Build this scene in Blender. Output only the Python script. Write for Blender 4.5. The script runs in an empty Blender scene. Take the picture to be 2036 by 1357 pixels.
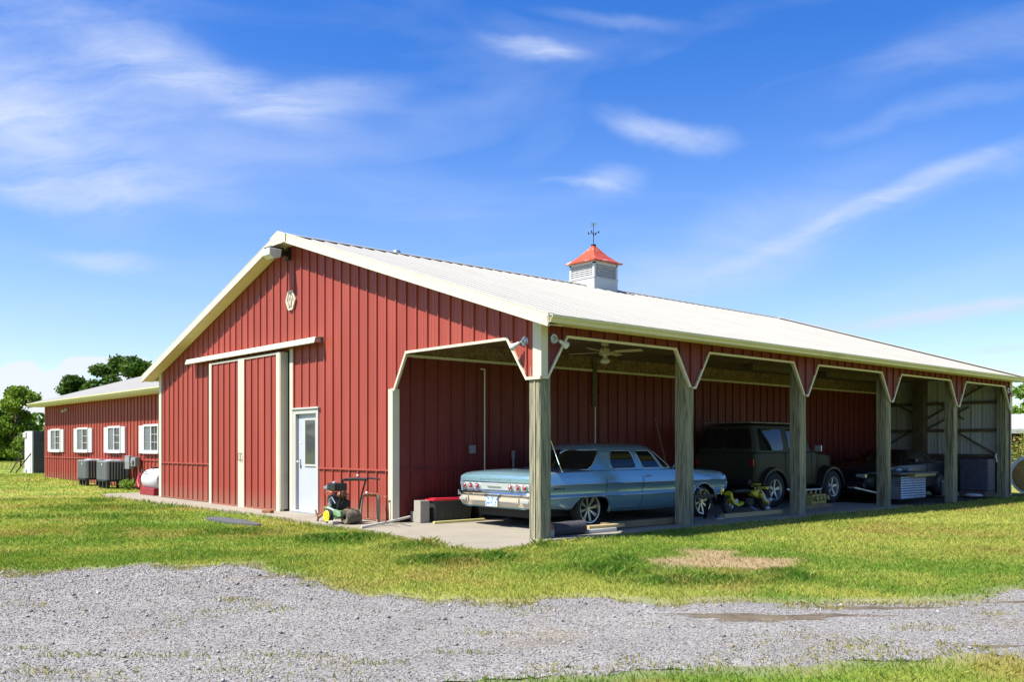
import bpy, bmesh, math, random
import numpy as np
from mathutils import Vector, Matrix

random.seed(7)
rng = np.random.default_rng(11)
SC = bpy.context.scene
COL = SC.collection
R = math.radians

# ------------------------------------------------------------------ camera
YAW = R(48.4)
FWD = Vector((-math.sin(YAW), math.cos(YAW), 0))
RGT = Vector((math.cos(YAW), math.sin(YAW), 0))
CAM_D, CAM_L, CAM_H = 13.0, 0.425, 1.34
cam = bpy.data.cameras.new('camera'); camo = bpy.data.objects.new('camera', cam); COL.objects.link(camo)
camo.location = -FWD * CAM_D - RGT * CAM_L + Vector((0, 0, CAM_H))
camo.rotation_euler = (R(90), 0, YAW)
cam.sensor_width = 36; cam.lens = 36 * 1800 / 2036
cam.shift_y = (888 - 678.5) / 2036
cam.clip_start = 0.1; cam.clip_end = 2500
SC.camera = camo
def gp(lat, dep, z=0.0):            # a point on the ground, metres across and metres away from the road side
    p = camo.location + RGT * lat + FWD * dep
    return Vector((p.x, p.y, z))

# ------------------------------------------------------------------ light
SUN_DIR = Vector((0.30, 1.0, -1.5)).normalized()       # the way the light travels
elev = math.asin(-SUN_DIR.z); azim = math.atan2(-SUN_DIR.x, -SUN_DIR.y)
sun = bpy.data.lights.new('sun', 'SUN'); sun.energy = 5.0; sun.angle = R(0.53); sun.color = (1.0, 0.955, 0.88)
suno = bpy.data.objects.new('sun', sun); COL.objects.link(suno)
suno.rotation_euler = SUN_DIR.to_track_quat('-Z', 'Y').to_euler(); suno.location = (-10, -20, 30)

world = bpy.data.worlds.new('World'); SC.world = world; world.use_nodes = True
def build_world():
    nt = world.node_tree; N = nt.nodes; L = nt.links
    N.clear()
    out = N.new('ShaderNodeOutputWorld'); bg = N.new('ShaderNodeBackground'); bg.inputs[1].default_value = 0.09
    L.new(bg.outputs[0], out.inputs[0])
    sky = N.new('ShaderNodeTexSky'); sky.sky_type = 'NISHITA'; sky.sun_disc = False
    sky.sun_elevation = elev; sky.sun_rotation = azim; sky.air_density = 1.0; sky.dust_density = 0.6; sky.ozone_density = 2.2
    hs = N.new('ShaderNodeHueSaturation'); hs.inputs['Saturation'].default_value = 1.42; hs.inputs['Hue'].default_value = 0.517
    hs.inputs['Value'].default_value = 1.18
    L.new(sky.outputs[0], hs.inputs['Color'])
    tc = N.new('ShaderNodeTexCoord')
    def vm(op, a, b=None):
        n = N.new('ShaderNodeVectorMath'); n.operation = op
        for i, q in enumerate((a, b)):
            if q is None: continue
            if isinstance(q, (tuple, Vector)): n.inputs[i].default_value = tuple(q)
            else: L.new(q, n.inputs[i])
        return n
    def ma(op, a, b=None, clamp=False):
        n = N.new('ShaderNodeMath'); n.operation = op; n.use_clamp = clamp
        for i, q in enumerate((a, b)):
            if q is None: continue
            if isinstance(q, (int, float)): n.inputs[i].default_value = q
            else: L.new(q, n.inputs[i])
        return n.outputs[0]
    d = tc.outputs['Generated']
    df = vm('DOT_PRODUCT', d, FWD).outputs['Value']; dr = vm('DOT_PRODUCT', d, RGT).outputs['Value']
    sep = N.new('ShaderNodeSeparateXYZ'); L.new(d, sep.inputs[0])
    dfc = ma('MAXIMUM', df, 0.05)
    cx = N.new('ShaderNodeCombineXYZ'); L.new(ma('DIVIDE', dr, dfc), cx.inputs[0]); L.new(ma('DIVIDE', sep.outputs[2], dfc), cx.inputs[1])
    front = ma('GREATER_THAN', df, 0.06)
    # gentle warp of the cloud map
    wn = N.new('ShaderNodeTexNoise'); wn.inputs['Scale'].default_value = 2.6; wn.inputs['Detail'].default_value = 7
    L.new(cx.outputs[0], wn.inputs['Vector'])
    wv = vm('SCALE', vm('SUBTRACT', wn.outputs['Color'], (0.5, 0.5, 0.5)).outputs[0]); wv.inputs['Scale'].default_value = 0.16
    uv = vm('ADD', cx.outputs[0], wv.outputs[0]).outputs[0]
    def px(x, y): return ((x - 1018) / 1800, (888 - y) / 1800)
    total = None
    W = [(120,130,520,170,-24,.38),(420,185,360,62,-20,.46),(620,225,170,42,4,.55),(60,270,330,120,-26,.60),(120,372,210,30,-4,.50),
         (1060,116,130,30,-6,.72),(1330,276,150,34,-10,.66),(1222,366,80,30,10,.42),(1170,372,90,10,-3,.4),(1750,398,420,24,22,.44),(1420,500,520,90,22,.36),
         (1900,618,260,20,7,.95),(1990,694,80,12,4,.35),(230,497,130,26,-3,.50),(330,360,240,60,-12,.28),(1230,40,170,22,-8,.25),
         (1900,120,330,70,16,.16),(1850,235,260,26,14,.22),(1500,640,700,60,10,.28),(760,380,500,70,-4,.15),(2000,330,300,40,20,.30)]
    wv2 = vm('SCALE', wv.outputs[0]); wv2.inputs['Scale'].default_value = .30; uv2 = vm('ADD', cx.outputs[0], wv2.outputs[0]).outputs[0]
    for (x, y, l, w, a, s) in W:
        u0, v0 = px(x, y)
        mp = N.new('ShaderNodeMapping'); mp.vector_type = 'TEXTURE'
        mp.inputs['Location'].default_value = (u0, v0, 0); mp.inputs['Rotation'].default_value = (0, 0, R(a))
        mp.inputs['Scale'].default_value = (l / 1800, w / 1800, 1)
        L.new(uv2 if (x, y) in ((1750, 398), (1900, 618), (1990, 694)) else uv, mp.inputs['Vector'])
        ln = vm('LENGTH', mp.outputs[0]).outputs['Value']
        mr = N.new('ShaderNodeMapRange'); mr.interpolation_type = 'SMOOTHERSTEP'
        mr.inputs['From Min'].default_value = 1.35; mr.inputs['From Max'].default_value = 0.0; mr.inputs['To Max'].default_value = s
        L.new(ln, mr.inputs['Value'])
        total = mr.outputs[0] if total is None else ma('ADD', total, mr.outputs[0])
    # fibrous streaks inside the wisps
    mp = N.new('ShaderNodeMapping'); mp.inputs['Rotation'].default_value = (0, 0, R(-12)); mp.inputs['Scale'].default_value = (3.2, 15.0, 1)
    L.new(uv, mp.inputs['Vector'])
    sn = N.new('ShaderNodeTexNoise'); sn.inputs['Scale'].default_value = 1.6; sn.inputs['Detail'].default_value = 10; sn.inputs['Roughness'].default_value = .62
    sn.inputs['Distortion'].default_value = .6
    L.new(mp.outputs[0], sn.inputs['Vector'])
    st = N.new('ShaderNodeMapRange'); st.inputs['From Min'].default_value = .25; st.inputs['From Max'].default_value = .72
    st.inputs['To Min'].default_value = .12; st.inputs['To Max'].default_value = 1.30
    L.new(sn.outputs['Fac'], st.inputs['Value'])
    cir = ma('MULTIPLY', ma('MULTIPLY', total, st.outputs[0]), front)
    # thin veil of cirrus everywhere
    mp2 = N.new('ShaderNodeMapping'); mp2.inputs['Scale'].default_value = (1.5, 1.5, 6.0); mp2.inputs['Rotation'].default_value = (0.2, 0.1, 0.6)
    L.new(d, mp2.inputs['Vector'])
    gn = N.new('ShaderNodeTexNoise'); gn.inputs['Scale'].default_value = 1.3; gn.inputs['Detail'].default_value = 7; gn.inputs['Distortion'].default_value = .8
    L.new(mp2.outputs[0], gn.inputs['Vector'])
    gm = N.new('ShaderNodeMapRange'); gm.inputs['From Min'].default_value = .52; gm.inputs['From Max'].default_value = .85; gm.inputs['To Max'].default_value = .35
    L.new(gn.outputs['Fac'], gm.inputs['Value'])
    # whitening towards the horizon
    hz = N.new('ShaderNodeMapRange'); hz.interpolation_type = 'SMOOTHSTEP'
    hz.inputs['From Min'].default_value = .42; hz.inputs['From Max'].default_value = -0.02; hz.inputs['To Max'].default_value = .30
    L.new(sep.outputs[2], hz.inputs['Value'])
    mask = ma('ADD', ma('ADD', cir, gm.outputs[0]), hz.outputs[0], True)
    mx = N.new('ShaderNodeMix'); mx.data_type = 'RGBA'
    L.new(mask, mx.inputs['Factor']); L.new(hs.outputs[0], mx.inputs['A']); mx.inputs['B'].default_value = (3.7, 4.3, 5.7, 1)
    # cumulus low over the fields
    cn = N.new('ShaderNodeTexNoise'); cn.inputs['Scale'].default_value = 17; cn.inputs['Detail'].default_value = 6; cn.inputs['Roughness'].default_value = .5
    L.new(cx.outputs[0], cn.inputs['Vector'])
    cum = None
    for (x, y, l, w, s) in [(45,752,58,42,1.0),(10,790,90,50,1.0),(120,760,70,30,.95),(190,728,80,22,.95),(255,735,60,30,.9),(150,800,160,40,.8),(-120,760,120,50,1.0)]:
        u0, v0 = px(x, y)
        mp = N.new('ShaderNodeMapping'); mp.vector_type = 'TEXTURE'; mp.inputs['Location'].default_value = (u0, v0, 0)
        mp.inputs['Scale'].default_value = (l / 1800, w / 1800, 1); L.new(cx.outputs[0], mp.inputs['Vector'])
        q = ma('MULTIPLY', ma('SUBTRACT', 1.25, vm('LENGTH', mp.outputs[0]).outputs['Value'], True), s)
        cum = q if cum is None else ma('MAXIMUM', cum, q)
    cs = ma('ADD', cum, ma('MULTIPLY', ma('SUBTRACT', cn.outputs['Fac'], .5), .75))
    cr = N.new('ShaderNodeMapRange'); cr.interpolation_type = 'SMOOTHSTEP'; cr.inputs['From Min'].default_value = .26; cr.inputs['From Max'].default_value = .48
    cr.inputs['To Max'].default_value = .82
    L.new(cs, cr.inputs['Value'])
    mx2 = N.new('ShaderNodeMix'); mx2.data_type = 'RGBA'
    L.new(ma('MULTIPLY', cr.outputs[0], front), mx2.inputs['Factor']); L.new(mx.outputs['Result'], mx2.inputs['A']); mx2.inputs['B'].default_value = (4.9, 5.1, 5.4, 1)
    L.new(mx2.outputs['Result'], bg.inputs[0])
build_world()
SC.view_settings.view_transform = 'Standard'; SC.view_settings.look = 'None'
SC.view_settings.gamma = 1; SC.view_settings.use_curve_mapping = False
SC.view_settings.exposure = 1.02
SC.cycles.use_denoising = True
SC.cycles.max_bounces = 8; SC.cycles.diffuse_bounces = 2; SC.cycles.glossy_bounces = 4; SC.cycles.transmission_bounces = 4
SC.cycles.sample_clamp_indirect = 6

# ------------------------------------------------------------------ materials
def mat(name, col, rough=.5, metal=0.0, var=.10, scale=2.0, stretch=(1, 1, 1), col2=None, mixscale=1.5, mixlo=.45, mixhi=.65, mixstretch=None,
        bump=0.0, bscale=60.0, bstretch=(1, 1, 1), coat=0.0, spec=.5, rnd=.0, trans=0.0, attr=None, rvar=0.0, bdist=.01, vor=None, splash=None):
    m = bpy.data.materials.new(name); m.use_nodes = True
    nt = m.node_tree; N = nt.nodes; L = nt.links
    b = N['Principled BSDF']
    b.inputs['Roughness'].default_value = rough; b.inputs['Metallic'].default_value = metal
    b.inputs['Specular IOR Level'].default_value = spec; b.inputs['Coat Weight'].default_value = coat; b.inputs['Coat Roughness'].default_value = .04
    b.inputs['Transmission Weight'].default_value = trans
    geo = N.new('ShaderNodeNewGeometry')
    def noise(sc, st, det=5, rg=.6):
        mp = N.new('ShaderNodeMapping'); mp.inputs['Scale'].default_value = st; L.new(geo.outputs['Position'], mp.inputs[0])
        n = N.new('ShaderNodeTexNoise'); n.inputs['Scale'].default_value = sc; n.inputs['Detail'].default_value = det; n.inputs['Roughness'].default_value = rg
        L.new(mp.outputs[0], n.inputs['Vector']); return n.outputs['Fac']
    c = None
    if attr:
        a = N.new('ShaderNodeAttribute'); a.attribute_name = attr; c = a.outputs['Color']
    if col2 is not None:
        mr = N.new('ShaderNodeMapRange'); mr.inputs['From Min'].default_value = mixlo; mr.inputs['From Max'].default_value = mixhi
        L.new(noise(mixscale, mixstretch or stretch), mr.inputs['Value'])
        mx = N.new('ShaderNodeMix'); mx.data_type = 'RGBA'; L.new(mr.outputs[0], mx.inputs['Factor'])
        if c is None: mx.inputs['A'].default_value = (*col, 1)
        else: L.new(c, mx.inputs['A'])
        mx.inputs['B'].default_value = (*col2, 1); c = mx.outputs['Result']
    if vor:                                     # flakes: (scale, amount, stretch)
        mp = N.new('ShaderNodeMapping'); mp.inputs['Scale'].default_value = vor[2]; L.new(geo.outputs['Position'], mp.inputs[0])
        v = N.new('ShaderNodeTexVoronoi'); v.inputs['Scale'].default_value = vor[0]; L.new(mp.outputs[0], v.inputs['Vector'])
        sp = N.new('ShaderNodeSeparateColor'); L.new(v.outputs['Color'], sp.inputs[0])
        h = N.new('ShaderNodeHueSaturation'); mr = N.new('ShaderNodeMapRange'); mr.inputs['To Min'].default_value = 1 - vor[1]; mr.inputs['To Max'].default_value = 1 + vor[1]
        L.new(sp.outputs[0], mr.inputs['Value']); L.new(mr.outputs[0], h.inputs['Value'])
        if c is None: h.inputs['Color'].default_value = (*col, 1)
        else: L.new(c, h.inputs['Color'])
        c = h.outputs[0]
    if var > 0 or rnd > 0:
        h = N.new('ShaderNodeHueSaturation')
        if c is None: h.inputs['Color'].default_value = (*col, 1)
        else: L.new(c, h.inputs['Color'])
        mr = N.new('ShaderNodeMapRange'); mr.inputs['From Min'].default_value = .3; mr.inputs['From Max'].default_value = .7
        mr.inputs['To Min'].default_value = 1 - var; mr.inputs['To Max'].default_value = 1 + var
        L.new(noise(scale, stretch), mr.inputs['Value']); val = mr.outputs[0]
        if rnd > 0:
            oi = N.new('ShaderNodeObjectInfo'); m2 = N.new('ShaderNodeMapRange'); m2.inputs['To Min'].default_value = 1 - rnd; m2.inputs['To Max'].default_value = 1 + rnd
            L.new(oi.outputs['Random'], m2.inputs['Value']); mm = N.new('ShaderNodeMath'); mm.operation = 'MULTIPLY'
            L.new(val, mm.inputs[0]); L.new(m2.outputs[0], mm.inputs[1]); val = mm.outputs[0]
        L.new(val, h.inputs['Value']); c = h.outputs[0]
    if c is None: b.inputs['Base Color'].default_value = (*col, 1)
    else: L.new(c, b.inputs['Base Color'])
    if rvar > 0:
        mr = N.new('ShaderNodeMapRange'); mr.inputs['From Min'].default_value = .3; mr.inputs['From Max'].default_value = .7
        mr.inputs['To Min'].default_value = max(0, rough - rvar); mr.inputs['To Max'].default_value = rough + rvar
        L.new(noise(scale * 2.3, stretch), mr.inputs['Value']); L.new(mr.outputs[0], b.inputs['Roughness'])
    if bump > 0:
        bp = N.new('ShaderNodeBump'); bp.inputs['Strength'].default_value = bump; bp.inputs['Distance'].default_value = bdist
        L.new(noise(bscale, bstretch, 6, .65), bp.inputs['Height']); L.new(bp.outputs[0], b.inputs['Normal'])
    if splash:
        z = N.new('ShaderNodeSeparateXYZ'); L.new(geo.outputs['Position'], z.inputs[0])
        mr = N.new('ShaderNodeMapRange'); mr.inputs['From Min'].default_value = .42; mr.inputs['From Max'].default_value = 0; L.new(z.outputs[2], mr.inputs['Value'])
        mu = N.new('ShaderNodeMath'); mu.operation = 'MULTIPLY'; L.new(mr.outputs[0], mu.inputs[0]); L.new(noise(5, (1, 1, .6)), mu.inputs[1])
        mx = N.new('ShaderNodeMix'); mx.data_type = 'RGBA'; L.new(mu.outputs[0], mx.inputs['Factor']); L.new(c, mx.inputs['A']); mx.inputs['B'].default_value = (*splash, 1)
        L.new(mx.outputs['Result'], b.inputs['Base Color'])
    return m
def emis(name, col, s):
    m = bpy.data.materials.new(name); m.use_nodes = True; b = m.node_tree.nodes['Principled BSDF']
    b.inputs['Emission Color'].default_value = (*col, 1); b.inputs['Emission Strength'].default_value = s; return m

M = {}
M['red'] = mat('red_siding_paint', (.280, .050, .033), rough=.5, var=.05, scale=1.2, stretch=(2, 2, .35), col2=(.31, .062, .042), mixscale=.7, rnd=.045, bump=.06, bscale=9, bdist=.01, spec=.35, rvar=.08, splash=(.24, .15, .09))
M['redshade'] = mat('red_siding_in_shade', (.135, .019, .016), rough=.5, var=.08, scale=1.2, stretch=(2, 2, .35), rnd=.05, spec=.3, rvar=.08)  # the same siding red with the shade of the bays painted into its colour
M['ivory'] = mat('ivory_trim_paint', (.56, .515, .395), rough=.4, var=.04, scale=3, col2=(.48, .425, .30), mixscale=2.2, mixlo=.58, mixhi=.8, rvar=.08)
M['soffit'] = mat('ivory_soffit_metal', (.66, .58, .30), rough=.5, var=.06, scale=4)  # ivory paint; its ochre cast paints in light bounced off the ground
M['roof'] = mat('white_roof_metal', (.298, .287, .248), rough=.42, var=.03, scale=1.5, col2=(.262, .250, .218), mixscale=1.1, mixlo=.55, mixhi=.8, mixstretch=(.5, 3, 1), rnd=.03, spec=.4)
M['gutter'] = mat('ivory_gutter', (.60, .545, .33), rough=.38, var=.05, scale=2, col2=(.42, .38, .18), mixscale=2.4, mixlo=.56, mixhi=.75, mixstretch=(1, .5, 1))  # yellow tint in the ivory paints in light bounced up from the grass
M['framing'] = mat('dark_framing_wood', (.10, .075, .05), rough=.9, var=.3, scale=5, bump=.4)
M['post'] = mat('weathered_post_wood', (.26, .245, .155), rough=.85, var=.26, scale=7, stretch=(5, 5, .35), col2=(.10, .095, .06), mixscale=9, mixlo=.46, mixhi=.62, mixstretch=(3.5, 3.5, .22), bump=.9, bscale=24, bstretch=(4, 4, .25), bdist=.012)
M['osb'] = mat('osb_board', (.17, .105, .055), rough=.85, var=.2, scale=6, vor=(22, .35, (1.0, 1.0, 1.0)), bump=.3, bscale=60, rnd=.12)
M['steel'] = mat('grey_galvanised_panel', (.40, .42, .43), rough=.45, metal=.2, var=.1, scale=2, stretch=(2, 2, .4), rnd=.10)
M['conc'] = mat('concrete_slab', (.25, .222, .168), rough=.9, var=.12, scale=1.3, col2=(.25, .222, .175), mixscale=.9, mixlo=.5, mixhi=.75, bump=.25, bscale=55, bdist=.004)
M['white'] = mat('white_paint', (.43, .425, .40), rough=.4, var=.03, scale=3)
M['whitew'] = mat('white_shutter_paint', (.52, .52, .51), rough=.4, var=.03, scale=3)
M['whited'] = mat('white_door_paint', (.40, .425, .475), rough=.35, var=.03, scale=2)
M['blackp'] = mat('black_plastic', (.018, .018, .02), rough=.42, var=.2, scale=6)
M['rubber'] = mat('tyre_rubber', (.016, .016, .016), rough=.8, var=.25, scale=12, bump=.2)
M['chrome'] = mat('chrome', (.74, .75, .76), rough=.10, metal=1, var=.03)
M['chromedull'] = mat('worn_bright_metal', (.55, .56, .57), rough=.28, metal=1, var=.1, scale=12)
M['paint'] = mat('silver_blue_car_paint', (.24, .41, .48), rough=.27, metal=.55, var=.02, coat=.9)
M['glass'] = mat('dark_car_glass', (.010, .013, .012), rough=.03, var=0, spec=.6)
M['winglass'] = mat('window_glass', (.05, .055, .06), rough=.04, var=0, spec=.8)
M['blind'] = mat('window_screen_glass', (.13, .14, .155), rough=.25, var=.05)
M['tail'] = mat('red_lamp_lens', (.30, .012, .012), rough=.12, var=0, coat=.6)
M['cream'] = mat('cream_bumper_paint', (.56, .49, .36), rough=.22, metal=.05, var=.03, coat=.6)
M['dark'] = mat('dark_underside', (.02, .019, .018), rough=.85, var=.2)
M['silverp'] = mat('silver_panel', (.42, .45, .43), rough=.3, metal=.3, var=.02)
M['suv'] = mat('dark_suv_paint', (.042, .042, .026), rough=.38, metal=.0, var=.1, coat=.0, spec=.12)
M['blackcar'] = mat('black_car_paint', (.014, .014, .020), rough=.3, metal=.0, var=.1, coat=.0, spec=.4)
M['alu'] = mat('brushed_aluminium', (.55, .58, .60), rough=.35, metal=.8, var=.12, scale=6)
M['galv'] = mat('galvanised_sheet', (.42, .46, .50), rough=.38, metal=.7, var=.2, scale=5)
M['grey'] = mat('grey_plastic', (.20, .205, .21), rough=.5, var=.08)
M['acgrey'] = mat('grey_cabinet_paint', (.20, .215, .215), rough=.45, var=.08)
M['tank'] = mat('white_plastic_tank', (.55, .545, .53), rough=.4, var=.04)
M['redp'] = mat('red_plastic', (.46, .02, .04), rough=.38, var=.06)
M['maroon'] = mat('dark_red_paint', (.24, .012, .02), rough=.4, var=.1)
M['tote'] = mat('charcoal_plastic', (.035, .038, .036), rough=.5, var=.1)
M['cblock'] = mat('concrete_block', (.31, .29, .235), rough=.95, var=.1, scale=9, bump=.5, bscale=80, bdist=.006)
M['lumber'] = mat('yellow_pine_lumber', (.42, .32, .15), rough=.7, var=.14, scale=5, stretch=(1, .3, 2), bump=.3)
M['lumdark'] = mat('aged_brown_lumber', (.22, .15, .075), rough=.8, var=.2, scale=5, bump=.3)
M['yellow'] = mat('yellow_paint', (.66, .58, .03), rough=.35, var=.06)
M['yhub'] = mat('yellow_wheel_paint', (.80, .68, .03), rough=.4, var=.06)
M['green'] = mat('green_machine_paint', (.13, .26, .10), rough=.5, var=.15, scale=8, col2=(.24, .36, .22), mixscale=6)
M['rust'] = mat('rusty_steel', (.22, .085, .035), rough=.85, metal=.2, var=.3, scale=14, col2=(.34, .20, .11), mixscale=12, bump=.4)
M['pipe'] = mat('weathered_pipe', (.28, .22, .17), rough=.75, var=.2, scale=14, col2=(.16, .07, .04), mixscale=8, mixlo=.52, mixhi=.6, bump=.3)
M['pvc'] = mat('white_pvc', (.50, .485, .43), rough=.45, var=.08)
M['log'] = mat('log_bark', (.045, .042, .05), rough=.9, var=.3, scale=12, bump=.8, bscale=30)
M['cutwood'] = mat('cut_wood', (.40, .20, .11), rough=.85, var=.2, scale=20)
M['cupred'] = mat('faded_red_cupola_roof', (.44, .068, .016), rough=.4, var=.08, scale=4, col2=(.55, .45, .40), mixscale=2.6, mixlo=.56, mixhi=.66, mixstretch=(1.6, 1.6, .5))
M['iron'] = mat('black_iron', (.03, .03, .035), rough=.5, metal=.6, var=.1)
M['verd'] = mat('patinated_copper', (.20, .32, .30), rough=.5, metal=.5, var=.15)
M['lampglass'] = mat('frosted_lamp_glass', (.55, .55, .50), rough=.18, var=.1, scale=20)
M['brass'] = mat('brass_scrap', (.42, .34, .12), rough=.35, metal=.7, var=.5, scale=30, bump=1.0, bscale=50, bdist=.02)
M['foil'] = mat('mottled_wrap', (.075, .072, .10), rough=.6, metal=.1, var=.45, scale=20, bump=.9, bscale=24, bdist=.03)
M['straw'] = mat('round_bale_straw', (.32, .20, .065), rough=.95, var=.35, scale=22, bump=1.0, bscale=60, bdist=.03)
M['net'] = mat('white_bale_wrap', (.45, .47, .48), rough=.5, var=.05)
M['bark'] = mat('tree_bark', (.10, .075, .05), rough=.95, var=.3, scale=3, bump=.6, bscale=12)
M['plate'] = mat('licence_plate_print', (.62, .66, .68), rough=.4, var=0, col2=(.06, .20, .42), mixscale=26, mixlo=.44, mixhi=.56)
M['pink'] = mat('faded_sticker', (.72, .50, .50), rough=.6, var=.1)
M['maghead'] = mat('clear_lamp_lens', (.75, .78, .80), rough=.08, metal=.6, var=0)
M['darkgreen'] = mat('dark_grey_panel', (.055, .06, .065), rough=.6, var=.15)

# ------------------------------------------------------------------ mesh helpers
class MB:
    def __init__(s): s.v = []; s.f = []; s.mi = []; s.cur = 0
    def add(s, vs, fs):
        n = len(s.v); s.v.extend([tuple(p) for p in vs]); s.f.extend([tuple(i + n for i in f) for f in fs]); s.mi.extend([s.cur] * len(fs)); return s
    def box(s, x0, x1, y0, y1, z0, z1):
        x0, x1 = min(x0, x1), max(x0, x1); y0, y1 = min(y0, y1), max(y0, y1); z0, z1 = min(z0, z1), max(z0, z1)
        v = [(x0,y0,z0),(x1,y0,z0),(x1,y1,z0),(x0,y1,z0),(x0,y0,z1),(x1,y0,z1),(x1,y1,z1),(x0,y1,z1)]
        return s.add(v, [(0,3,2,1),(4,5,6,7),(0,1,5,4),(1,2,6,5),(2,3,7,6),(3,0,4,7)])
    def obox(s, p0, p1, w, h, up=(0, 0, 1)):          # beam from p0 to p1; w across, h along up
        p0 = Vector(p0); p1 = Vector(p1); d = (p1 - p0).normalized(); up = Vector(up)
        a = d.cross(up)
        if a.length < 1e-5: a = d.cross(Vector((1, 0, 0)))
        a.normalize(); u = a.cross(d).normalized()
        v = []
        for p in (p0, p1):
            for (i, j) in ((-1,-1),(1,-1),(1,1),(-1,1)): v.append(p + a * (i * w / 2) + u * (j * h / 2))
        return s.add(v, [(3,2,1,0),(4,5,6,7),(0,1,5,4),(1,2,6,5),(2,3,7,6),(3,0,4,7)])
    def cyl(s, p0, p1, r0, r1=None, n=16, caps=True):
        if r1 is None: r1 = r0
        p0 = Vector(p0); p1 = Vector(p1); d = (p1 - p0).normalized()
        a = d.orthogonal().normalized(); b = d.cross(a)
        v = []
        for p, r in ((p0, r0), (p1, r1)):
            for i in range(n):
                t = 2 * math.pi * i / n; v.append(p + (a * math.cos(t) + b * math.sin(t)) * r)
        f = [(i, (i + 1) % n, n + (i + 1) % n, n + i) for i in range(n)]
        if caps: f += [tuple(range(n))[::-1], tuple(range(n, 2 * n))]
        return s.add(v, f)
    def tube(s, pts, r, n=8, closed=False):
        pts = [Vector(p) for p in pts]; m = len(pts); v = []; f = []
        prev = None
        for i, p in enumerate(pts):
            if closed: d = (pts[(i + 1) % m] - pts[i - 1]).normalized()
            else: d = (pts[min(i + 1, m - 1)] - pts[max(i - 1, 0)]).normalized()
            a = d.orthogonal().normalized() if prev is None else (prev - d * prev.dot(d)).normalized()
            prev = a; b = d.cross(a); rr = r[i] if isinstance(r, (list, tuple)) else r
            for k in range(n):
                t = 2 * math.pi * k / n; v.append(p + (a * math.cos(t) + b * math.sin(t)) * rr)
        for i in range(m if closed else m - 1):
            j = (i + 1) % m
            for k in range(n): f.append((i*n+k, i*n+(k+1)%n, j*n+(k+1)%n, j*n+k))
        if not closed: f += [tuple(range(n))[::-1], tuple(range((m-1)*n, m*n))]
        return s.add(v, f)
    def prism(s, poly, y0, y1, axis='y'):             # poly in the plane square to the axis
        n = len(poly)
        def P(a, b, c):
            return (a, c, b) if axis == 'y' else ((c, a, b) if axis == 'x' else (a, b, c))
        v = [P(a, b, y0) for a, b in poly] + [P(a, b, y1) for a, b in poly]
        f = [(i, (i + 1) % n, n + (i + 1) % n, n + i) for i in range(n)] + [tuple(range(n))[::-1], tuple(range(n, 2 * n))]
        return s.add(v, f)
    def lathe(s, prof, c, axis='y', n=24, caps=False): # prof: (radius, along)
        c = Vector(c); v = []; f = []; m = len(prof)
        for (r, h) in prof:
            for k in range(n):
                t = 2 * math.pi * k / n; a, b = r * math.cos(t), r * math.sin(t)
                v.append(c + (Vector((a, h, b)) if axis == 'y' else (Vector((h, a, b)) if axis == 'x' else Vector((a, b, h)))))
        for i in range(m - 1):
            for k in range(n): f.append((i*n+k, i*n+(k+1)%n, (i+1)*n+(k+1)%n, (i+1)*n+k))
        if caps: f += [tuple(range(n))[::-1], tuple(range((m-1)*n, m*n))]
        return s.add(v, f)
    def ball(s, c, rx, ry=None, rz=None, n=12, m=8):
        ry = ry or rx; rz = rz or rx; v = []; f = []
        for i in range(m + 1):
            p = math.pi * i / m
            for k in range(n):
                t = 2 * math.pi * k / n; v.append((c[0] + rx*math.sin(p)*math.cos(t), c[1] + ry*math.sin(p)*math.sin(t), c[2] + rz*math.cos(p)))
        for i in range(m):
            for k in range(n): f.append((i*n+k, (i+1)*n+k, (i+1)*n+(k+1)%n, i*n+(k+1)%n))
        return s.add(v, f)
    def grid(s, rows, closed=False):
        m = len(rows); n = len(rows[0]); v = [p for r in rows for p in r]; f = []
        for i in range(m - 1):
            for k in range(n if closed else n - 1): f.append((i*n+k, i*n+(k+1)%n, (i+1)*n+(k+1)%n, (i+1)*n+k))
        return s.add(v, f)
    def mesh(s, name, mats, smooth=False, weld=False):
        me = bpy.data.meshes.new(name); me.from_pydata([tuple(p) for p in s.v], [], s.f)
        for m in (mats if isinstance(mats, (list, tuple)) else [mats]): me.materials.append(m)
        if any(s.mi): me.polygons.foreach_set('material_index', s.mi)
        bm = bmesh.new(); bm.from_mesh(me)
        if weld: bmesh.ops.remove_doubles(bm, verts=bm.verts, dist=1e-4)
        bmesh.ops.recalc_face_normals(bm, faces=bm.faces)
        bm.to_mesh(me); bm.free()
        if smooth:
            me.polygons.foreach_set('use_smooth', [True] * len(me.polygons))
            if smooth is not True: me.set_sharp_from_angle(angle=R(smooth))
        me.update(); return me
    def build(s, name, mats, parent=None, smooth=False, bevel=0, loc=None, weld=False, kind=None, label=None):
        o = bpy.data.objects.new(name, s.mesh(name, mats, smooth, weld)); COL.objects.link(o)
        if parent: o.parent = parent
        if loc is not None: o.location = loc
        if bevel:
            bv = o.modifiers.new('bevel', 'BEVEL'); bv.width = bevel; bv.segments = 2; bv.limit_method = 'ANGLE'; bv.angle_limit = R(35)
        if kind: o['kind'] = kind
        if label: o['label'] = label
        return o
def link(name, me, parent=None, mw=None):
    o = bpy.data.objects.new(name, me); COL.objects.link(o); o.parent = parent
    if mw is not None: o.matrix_local = mw
    return o
def thing(name, label, cat, loc=(0, 0, 0), rz=0, group=None):
    o = bpy.data.objects.new(name, None); COL.objects.link(o); o.location = loc; o.rotation_euler = (0, 0, rz); o.empty_display_size = .2
    o['label'] = label; o['category'] = cat
    if group: o['group'] = group
    return o
def tag(o, label, cat, group=None):
    o['label'] = label; o['category'] = cat
    if group: o['group'] = group
    return o
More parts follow.
